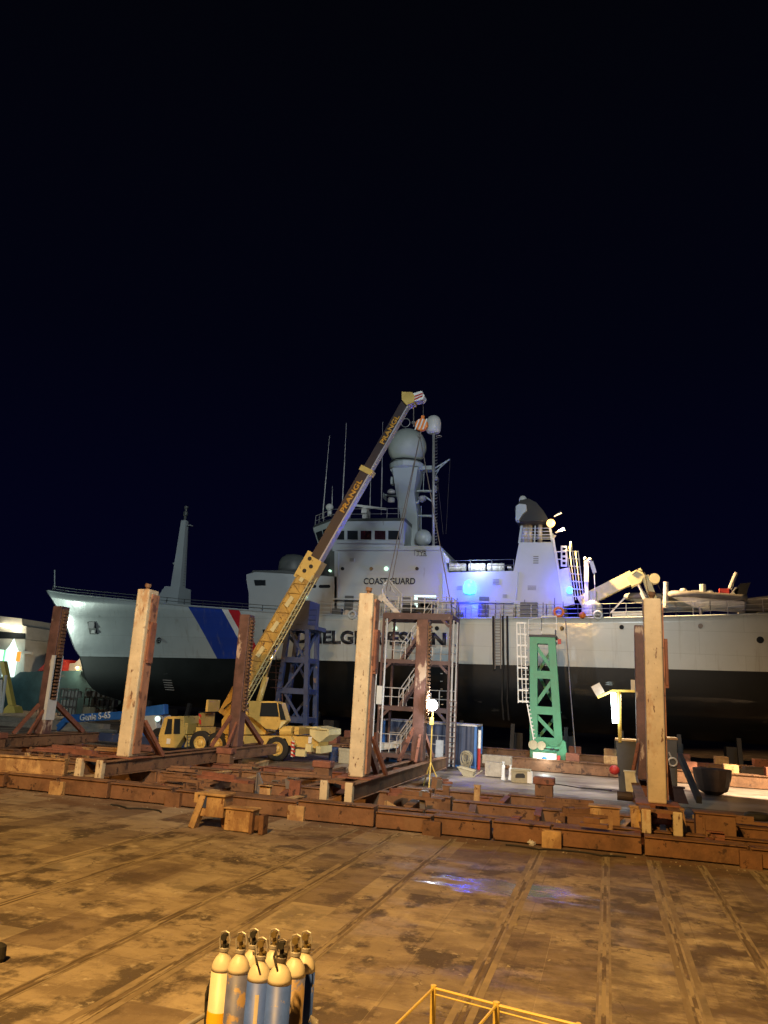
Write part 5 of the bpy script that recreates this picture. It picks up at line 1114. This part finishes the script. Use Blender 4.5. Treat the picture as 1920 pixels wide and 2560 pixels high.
# dinghy behind the stair tower
q = MB(); pts = [V(950+i*6.5, 1868-1.2*i-(3 if i>5 else 0), 49.8) for i in range(9)]; q.tube(pts, .22, 8, .1); q.prism([(V(x,y,50).x,V(x,y,50).z) for x, y in ((948,1862),(1008,1850),(1000,1868),(960,1874))], 49.4, 50.4); mono('dinghy', q, 'plaster', 'small pale dinghy lying behind the stair tower foot', 'boat', V(975,1880,50))

# ================================================================== BOOM LIFT (left)
YL = 52.0
def Lq(x, y, d=0): return V(x, y, YL+d)
bl = thing('boom_lift', 'blue boom lift with long low boom parked left of the crane', 'boom lift', G(340,1880,0))
q = MB(); q.beam(Lq(166,1797), Lq(330,1787), .5, .58); q.beam(Lq(325,1786), Lq(416,1773), .6, .72); bmx = q.build('boom', 'lift_blue', bl, bevel=.03)
q = MB(); q.beam(Lq(169,1796), Lq(147,1819), .3, .42); q.beam(Lq(147,1819), Lq(150,1824), .25, .3); q.build('jib', 'lift_blue', bl)
q = MB(); q.prism([(Lq(x,y).x,Lq(x,y).z) for x, y in ((355,1800),(372,1790),(408,1788),(412,1826),(356,1828))], YL-1.1, YL+1.1); tk = q.build('turntable', 'plaster', bl, bevel=.05)
q = MB(); q.ball(Lq(394,1797,-1.15), .2, 10); q.build('lamp', 'lit_window', tk)
q = MB(); q.box(Lq(296,1838,-.9), Lq(412,1829,.9)); q.build('chassis', 'lift_blue', bl)
for x in (310,395):
    for d in (-.95,.95):
        c = Lq(x,1845,d); c.z = .55; c.y = YL+d; q = MB(); q.lathe(c, [(.2,-.2),(.5,-.2),(.55,-.1),(.55,.1),(.5,.2),(.2,.2)], 20, 'Y'); wh = q.build('wheel', 'rubber', bl); q = MB(); q.lathe(c, [(.19,-.12),(.15,-.18),(.05,-.19)], 14, 'Y'); q.build('rim', 'white', wh)
text('Genie S-65', Lq(199,1803,-.26), Lq(276,1796,-.26), .52, 'letter_white', bmx, 'lettering', .03, .03)

# ================================================================== LEFT BACKGROUND: SECOND SHIP
YD = 84.0
def D(x, y, d=0): return V(x, y, YD+d)
fs = thing('trawler', 'fishing ship with white superstructure and teal hull at the far left, cut off', 'ship', D(60,1790))
q = MB(); q.prism([(D(x,y).x,D(x,y).z) for x, y in ((-160,1800),(-160,1700),(30,1695),(50,1680),(200,1676),(330,1680),(300,1760),(200,1800))], YD, YD+9); q.build('hull', 'teal_hull', fs)
q = MB(); q.prism([(D(x,y).x,D(x,y).z) for x, y in ((-160,1700),(-160,1590),(58,1598),(54,1680),(30,1695))], YD+.4, YD+8); w1 = q.build('deckhouse', 'plaster', fs)
q = MB(); q.prism([(D(x,y).x,D(x,y).z) for x, y in ((-160,1590),(-160,1520),(44,1545),(45,1562),(55,1565),(55,1597))], YD+.8, YD+7.5); w2 = q.build('wheelhouse', 'plaster', fs)
q = MB(); q.prism([(D(x,y).x,D(x,y).z) for x, y in ((-100,1582),(-100,1570),(53,1582),(53,1596),(-100,1594))], YD+.7, YD+.85); q.build('window_band', 'glass', w2)
for x0, x1, y in ((0,22,1562),(26,52,1569)):
    q = MB(); q.beam(D(x0,y,.5), D(x1,y+4,.5), .2, .32); q.build('strip_lamp', 'strip_warm', w2)
point('strip_lamp_light', D(25,1572,-.6), 200, (1,.85,.6), .3)
q = MB(); q.prism([(D(x,y).x,D(x,y).z) for x, y in ((80,1676),(108,1648),(150,1648),(145,1676))], YD+1, YD+5); q.build('hatch_cover', 'red', fs)
q = MB(); q.prism([(D(x,y).x,D(x,y).z) for x, y in ((145,1676),(145,1656),(162,1655),(188,1630),(215,1650),(215,1676))], YD+2, YD+7); q.build('forecastle', 'plaster', fs)
q = MB(); q.beam(D(55,1630,.2), D(82,1633,.2), .3, .35); q.build('gantry', 'plaster', fs)
c = D(195,1671,-1); q = MB(); q.ball(c, .26, 10); q.build('deck_lamp', 'lamp_warm', fs); point('trawler_lamp_light', c+Vector((-.2,-.6,.4)), 900, (1,.75,.45), .2)
q = MB(); q.lathe(D(25,1660,-.4), [(.75,-1.6),(.75,1.7),(.4,2.3),(.05,3.2)], 14); q.build('lit_column', 'lit_window', fs)
q = MB(); q.box(D(8,1652,-1.2), D(20,1627,-.5)); q.build('green_lamp', 'lamp_green', fs)
q = MB(); q.box(D(-4,1651,-1.2), D(6,1625,-.5)); q.box(D(29,1652,-1.2), D(38,1630,-.5)); q.build('white_lamp', 'lit_window', fs)
q = MB(); q.box(D(39,1653,-1.2), D(53,1630,-.5)); q.build('orange_lamp', 'lamp_orange', fs)
point('dock_lamp_light', D(-25,1690,-6), 200, (.75,1,.85), .3)
# yellow strut with foot & pale mast before it
q = MB(); q.beam(V(9,1655,70), V(33,1775,70), .55, .5); q.prism([(V(x,y,70).x,V(x,y,70).z) for x, y in ((17,1783),(22,1770),(30,1762),(44,1766),(49,1782))], 69.4, 70.6); mono('yellow_strut', q, 'pole_yellow', 'yellow slanting strut with flared foot at the left edge', 'strut', V(33,1783,70))
q = MB(); q.tube([V(4,1782,68), V(15,1688,68)], .14, 8); q.tube([V(-4,1782,68), V(-2,1700,68)], .3, 8); mono('mast_pole', q, 'lit_window' if False else 'white', 'pale vertical pole left of the yellow strut', 'pole', V(4,1782,68))
# racks of white tanks
def rack(x0, x1, y0, y1, Y, nx, nz, lab, m_='plastic_white'):
    a, b = V(x0,y1,Y), V(x1,y0,Y); t = thing('storage_rack', lab, 'rack', ((a.x+b.x)/2,Y,a.z), 'racks behind the ship bow')
    wx, wz = (b.x-a.x)/nx, (b.z-a.z)/nz
    q = MB()
    for i in range(nx+1): q.box((a.x+i*wx-.04,Y-.05,a.z),(a.x+i*wx+.04,Y+.05,b.z))
    for k in range(nz+1): q.box((a.x,Y-.07,a.z+k*wz-.06),(b.x,Y+.07,a.z+k*wz+.06))
    q.build('frame', 'galv_dark', t)
    for i in range(nx):
        for k in range(nz):
            if random.random() < .12: continue
            h_ = wz*random.uniform(.6,.85); q = MB(); q.box((a.x+i*wx+.1,Y+.1,a.z+k*wz+.07),(a.x+(i+1)*wx-.1,Y+.9,a.z+k*wz+.07+h_)); q.build('tank', m_, t, bevel=.08)
rack(143,196,1724,1788,72,5,3,'rack of white plastic tanks left of the ship stem')
rack(206,290,1726,1786,74,6,3,'darker rack of mixed boxes partly behind the ship forefoot', 'galv')
spot('rack_lamp', (-70,60,8), (-62,74,2.5), 1200, (.9,1,.85), 60, .6, .3)
q = MB(); q.box(V(212,1740,71), V(226,1729,71.6)); mono('white_box', q, 'plastic_white', 'upper white box in front of the darker rack', 'box', V(219,1740,71))
q = MB(); q.box(V(206,1788,70), V(238,1768,70.8)); mono('white_box', q, 'rope', 'lower pale box with red end in front of the darker rack', 'box', V(219,1788,70))
# long pale kerb and low clutter at left
q = MB(); q.box((-60,60,.02),(-42,61,.5)); q.box((-60,56,.02),(-38,56.6,.35)); mono('low_wall', q, 'concrete_block', 'low pale concrete wall running left of the boom lift', 'wall', (-50,58,0))
q = MB(); q.beam((-34,47,.5),(-24,46,.55), .6, .5); mono('blue_beam', q, 'tower_blue', 'blue painted beam lying behind the leftmost brown post', 'steel beam', (-29,46.5,0))
# floodlit patch, right
spot('right_pad_lamp', (16,45,9), (8.7,50.3,0), 60000, (1,.74,.46), 34, .3, .2)
spot('mid_pad_lamp', (4,47,8), (-2.5,47.5,0), 5000, (1,.92,.82), 95, .6, .3)
for x, y, Yy, lab in ((1782,1965,47,'dark rounded steel bucket left of the floodlit patch'),(1896,2065,33,'dark tyre lying at the right edge behind the beams')):
    c = V(x,y,Yy); q = MB()
    if 'tyre' in lab: q.torus((c.x,Yy,.62), .34, .13, 'Z', 24, 8); mono('tyre', q, 'rubber', lab, 'tyre', (c.x,Yy,.7), smooth=True)
    else: q.lathe((c.x,Yy,0), [(.35,.02),(.75,.25),(.95,.9),(1.0,1.35),(.9,1.35)], 14, close=True); mono('steel_bucket', q, 'black_rust', lab, 'bucket', (c.x,Yy,0))
for k, (x, y, Yy) in enumerate(((1740,1890,57),(1800,1905,56.5),(1850,1895,58),(1890,1900,57),(1700,1905,56),(1905,1925,58.5))):
    c = V(x,y,Yy); q = MB(); q.beam((c.x-1.1,Yy,.5),(c.x+1.1,Yy+.4,.5+random.uniform(-.1,.2)), .9, .8); q.beam((c.x-.8,Yy-.3,1.0),(c.x+.9,Yy+.5,1.0), .4, .16)
    mono('scrap_block', q, ('rust_red','rust','rust','galv_dark')[k % 4], 'low steel block lying in the dark right of the bins', 'steel block', (c.x,Yy,0), 'low steel blocks right of the bins')

# ================================================================== STEEL STOOLS IN THE FOREGROUND
p = G(508,2072,0)
t = thing('trestle_stool', 'chipped yellow steel trestle with blue stained corner, standing before the beams', 'trestle', p)
q = MB(); q.beam(p+Vector((-.35,0,0)), p+Vector((-.1,.1,.95)), .2, .32, (0,1,0)); q.build('leg', 'rust_pale', t, bevel=.02)
q = MB(); q.beam(p+Vector((.5,.5,0)), p+Vector((.35,.4,.8)), .15, .25, (0,1,0)); q.build('leg', 'rust', t)
q = MB(); q.box(p+Vector((-.2,0,.35)), p+Vector((.6,.6,.95))); q.box(p+Vector((-.28,-.08,.952)), p+Vector((.66,.66,1.03))); q.box(p+Vector((-.45,.05,.7)), p+Vector((-.22,.3,1.0))); q.build('top', 'rust_pale', t, bevel=.02)
q = MB(); q.box(p+Vector((-.25,-.03,.6)), p+Vector((.02,.0,.95))); q.build('blue_stain', 'tower_blue', t)
p = G(600,2082,0); t = thing('steel_block', 'low rusty yellow steel block in front of the beams, right of the trestle', 'steel block', p)
q = MB(); q.box(p+Vector((-.55,0,.02)), p+Vector((.35,.5,.62))); q.box(p+Vector((-.6,-.05,.622)), p+Vector((.4,.55,.68))); q.build('body', 'rust_pale', t, bevel=.03)
q = MB(); q.box(p+Vector((.30,-.08,.02)), p+Vector((.40,.1,.6))); q.box(p+Vector((.6,-.05,.02)), p+Vector((.74,.3,.55))); q.beam(p+Vector((.35,.2,.3)), p+Vector((.7,.2,.3)), .2, .4); q.build('bracket', 'rust', t)
for x, y, lab in ((1306,2106,'larger pale stone lying before the front beam row'),(1328,2112,'smaller pale stone beside the larger one before the beams')):
    p = G(x,y,0); q = MB(); q.ball(p+Vector((0,0,.06)), .13, 7, .7)
    for v in q.bm.verts: v.co += Vector([random.uniform(-.03,.03) for _ in range(3)])
    mono('stone', q, 'plaster', lab, 'stone', p)

# ================================================================== GAS CYLINDERS
cyl_specs = [ # px centre, py of neck, depth(Y), body, label
 (559,2388,7.75,'cyl_white','white gas cylinder with a yellow band, leftmost of the group'),
 (600,2392,7.6,'cyl_worn','gas cylinder with white shoulder and badly worn grey-blue body'),
 (651,2409,7.25,'cyl_blue','blue gas cylinder with white label strip, second from the front'),
 (702,2415,7.05,'cyl_blue','clean blue gas cylinder with a rounded white shoulder, frontmost of the group'),
 (738,2400,7.5,'cyl_worn','worn blue gas cylinder with upright white label, right behind the frontmost'),
 (763,2389,7.8,'cyl_blue','rightmost blue gas cylinder with white shoulder'),
 (632,2380,8.05,'cyl_white','white gas cylinder half hidden in the back row, left'),
 (684,2381,8.05,'cyl_white','white gas cylinder half hidden in the back row, right')]
SH = 0.107
for k, (x, y, Yy, m_, lab) in enumerate(cyl_specs):
    c = V(x,y,Yy); h = c.z; t = thing('gas_cylinder', lab, 'gas cylinder', (c.x,c.y,0), 'gas cylinders standing in the foreground')
    zs = h-.13           # shoulder starts
    if m_ == 'cyl_white': q = MB(); q.lathe((c.x,c.y,0), [(SH-.01,.01),(SH,.03),(SH,zs)], 32); q.build('body', m_, t, smooth=False)
    else: q = MB(); q.lathe((c.x,c.y,0), [(SH-.01,.01),(SH,.03),(SH,zs)], 32); q.build('body', m_, t)
    for p_ in t.children[0].data.polygons: p_.use_smooth = len(p_.vertices) == 4
    q = MB(); q.lathe((c.x,c.y,zs), [(SH+.001,.0),(SH-.002,.035),(SH*.88,.075),(SH*.66,.115),(SH*.44,.14),(.042,.155),(.040,.185),(.036,.19)], 32); sh = q.build('shoulder', 'cyl_white', t, smooth=True)
    q = MB(); q.lathe((c.x,c.y,zs), [(.018,.19),(.020,.26),(.012,.27),(.012,.30),(.028,.305),(.028,.325),(.01,.33)], 14); q.tube([(c.x,c.y,zs+.235),(c.x+.05,c.y-.02,zs+.235)], .012, 8); q.lathe((c.x,c.y-.035,zs+.30), [(.03,-.01),(.032,.0),(.03,.01)], 12, 'Y'); q.build('valve', 'brass' if k % 3 else 'rubber', t)
    q = MB(); # guard ring
    q.lathe((c.x,c.y,zs), [(.048,.17),(.052,.20),(.046,.205)], 20, close=False)
    for a0 in (-.05,.05): q.tube([(c.x+a0*.9,c.y,zs+.2),(c.x+a0*1.15,c.y,zs+.27),(c.x+a0*.8,c.y,zs+.335),(c.x,c.y,zs+.35)], .008, 6)
    q.build('valve_guard', 'galv' if k != 3 else 'galv_dark', t)
    if k == 0: q = MB(); q.lathe((c.x,c.y,zs-.46), [(SH+.001,0),(SH+.002,.01),(SH+.002,.10),(SH+.001,.11)], 32, close=False); q.build('band', 'cyl_band', t)
    if k in (2,4):
        q = MB(); P_ = []
        aa = -math.pi/2+.35; 
        for i in range(5):
            an = aa+(-.16+.08*i) if k == 2 else aa-.3+(-.14+.07*i)
            for z_ in (zs-.36, zs-.09): P_.append((c.x+(SH+.002)*math.cos(an), c.y+(SH+.002)*math.sin(an), z_))
        q.poly(P_, [(2*i,2*i+2,2*i+3,2*i+1) for i in range(4)]); q.build('label_strip', 'cyl_white', t)
    q = MB(); q.lathe((c.x-.04,c.y-SH*.76,zs+.055), [(.007,-.004),(.007,.004)], 8, 'Y'); q.build('stamp_mark', 'letter_black', sh)
# black hose over the cylinders and rack bar
q = MB(); q.tube([V(641,2362,7.5), V(638,2385,7.3), V(643,2412,7.1)], .010, 6); q.tube([V(697,2340,7.6), V(692,2372,7.3), V(685,2392,7.0), V(691,2418,6.95)], .011, 6); q.tube([V(622,2345,7.9),V(624,2356,7.9)], .008, 5); mono('hose', q, 'rubber', 'black rubber hose draped between the gas cylinder valves', 'hose', V(600,2400,7.8))
# hose bundle left of cylinders
q = MB(); q.tube([V(531,2452,8.6), V(524,2470,8.6), V(521,2500,8.8), V(518,2560,8.7), V(516,2620,8.7)], .035, 8); q.tube([V(528,2458,9.0), V(519,2485,8.9), V(516,2560,8.8)], .03, 8); mono('rubber_hose', q, 'rubber', 'dark rubber hose hanging down left of the gas cylinders', 'hose', V(520,2560,8.8), smooth=True)
q = MB(); q.tube([V(462,2568,8.4), V(528,2528,8.9)], .025, 8); mono('pipe', q, 'galv', 'pale pipe slanting into the bottom left of the gas cylinders', 'pipe', V(480,2560,8.4))
q = MB()
for k in range(5): q.tube([V(772+k*5,2556,7.6), V(778+k*4,2538+k*3,7.6), V(786+k*2,2600,7.6)], .008, 5)
mono('cable_bundle', q, 'galv', 'thin pale cables hanging right of the gas cylinders', 'cable', V(780,2560,8.3))
p = G(-7,2405,0); q = MB(); q.lathe(p, [(.08,.01),(.11,.06),(.10,.22),(.04,.26)], 14); mono('black_bollard', q, 'rubber', 'black rubber bollard cut by the left edge of the picture', 'bollard', p)

# ================================================================== YELLOW HANDRAIL
hr = thing('handrail', 'yellow pipe railing round an opening at the bottom of the picture', 'railing', G(1241,2700,0))
A_ = V(1084,2470,9.6); zt3 = A_.z
q = MB(); R_ = .015
B2 = A_+Vector((5.2,-1.15,-.05)); C2 = A_+Vector((-.25,-2.0,-.02))
q.tube([A_, B2], R_, 6); q.tube([A_+Vector((0,0,-.06)), B2+Vector((0,0,-.06))], R_*.6, 6); q.tube([A_, C2], R_, 6)
q.build('top_rail', 'pole_yellow', hr)
q = MB(); q.tube([A_+Vector((0,0,.03)), (A_.x,A_.y,0)], .034, 8); q.build('post', 'pole_yellow', hr)
f_ = .31; P_ = A_.lerp(B2, f_); q = MB(); q.tube([P_+Vector((0,0,.03)), (P_.x,P_.y,0)], .026, 8); q.build('post', 'pole_yellow', hr)
A3 = V(1241,2513,8.6); q = MB(); q.tube([A3, A3+Vector((4,-.75,-.02))], R_, 6); q.tube([A3, A3+Vector((-.25,-1.6,-.02))], R_, 6); q.build('inner_rail', 'pole_yellow', hr)
q = MB(); q.tube([A3+Vector((0,0,.03)), (A3.x,A3.y,0)], .034, 8); q.build('post', 'pole_yellow', hr)


# ================================================================== GRIT AND HOSES ON THE GROUND
q = MB()
for i in range(420):
    y = 9+16*random.random()**.6; x = random.uniform(-11,6)*(y/18+.2); r_ = random.uniform(.008,.035)
    if random.random() < .45: y = random.uniform(24.2,25.5); x = random.uniform(-22,6); r_ *= 1.5
    P_ = [Vector((x,y,0))+Vector((random.uniform(-1,1)*r_,random.uniform(-1,1)*r_,k*r_*.6+.001)) for k in (0,0,0,1,1)]
    q.poly(P_, [(0,1,2),(0,1,3),(1,2,4),(2,0,3),(1,3,4),(2,3,4)])
tag(q.build('grit', 'concrete_block'), 'loose grit and chips scattered on the concrete', 'grit', kind='stuff')
for pts_, m_, lab in (([(-16.5,24.6,.03),(-15.6,24.2,.03),(-14.8,24.5,.03),(-14.2,24.1,.03)],'rubber','short black hose end lying before the front beams, left'),
                      ([(-3.0,25.0,.03),(-2.0,24.8,.03),(-1.2,25.1,.03),(-.2,24.9,.03),(.6,25.1,.03)],'rubber','thin black hose along the foot of the front beams, right'),
                      ([(-5.5,46,.04),(-4.5,45.2,.04),(-3.2,45.6,.04),(-1.5,44.4,.04),(.5,44.2,.04)],'rubber','black cable snaking over the lit pavement behind the beams')):
    q = MB(); cp_ = []
    for a, b in zip(pts_, pts_[1:]):
        for i in range(6): cp_.append(Vector(a).lerp(Vector(b), i/6)+Vector((0,.12*math.sin(i/6*math.pi),0)))
    q.tube(cp_, .028, 6); mono('hose', q, m_, lab, 'hose', pts_[1])
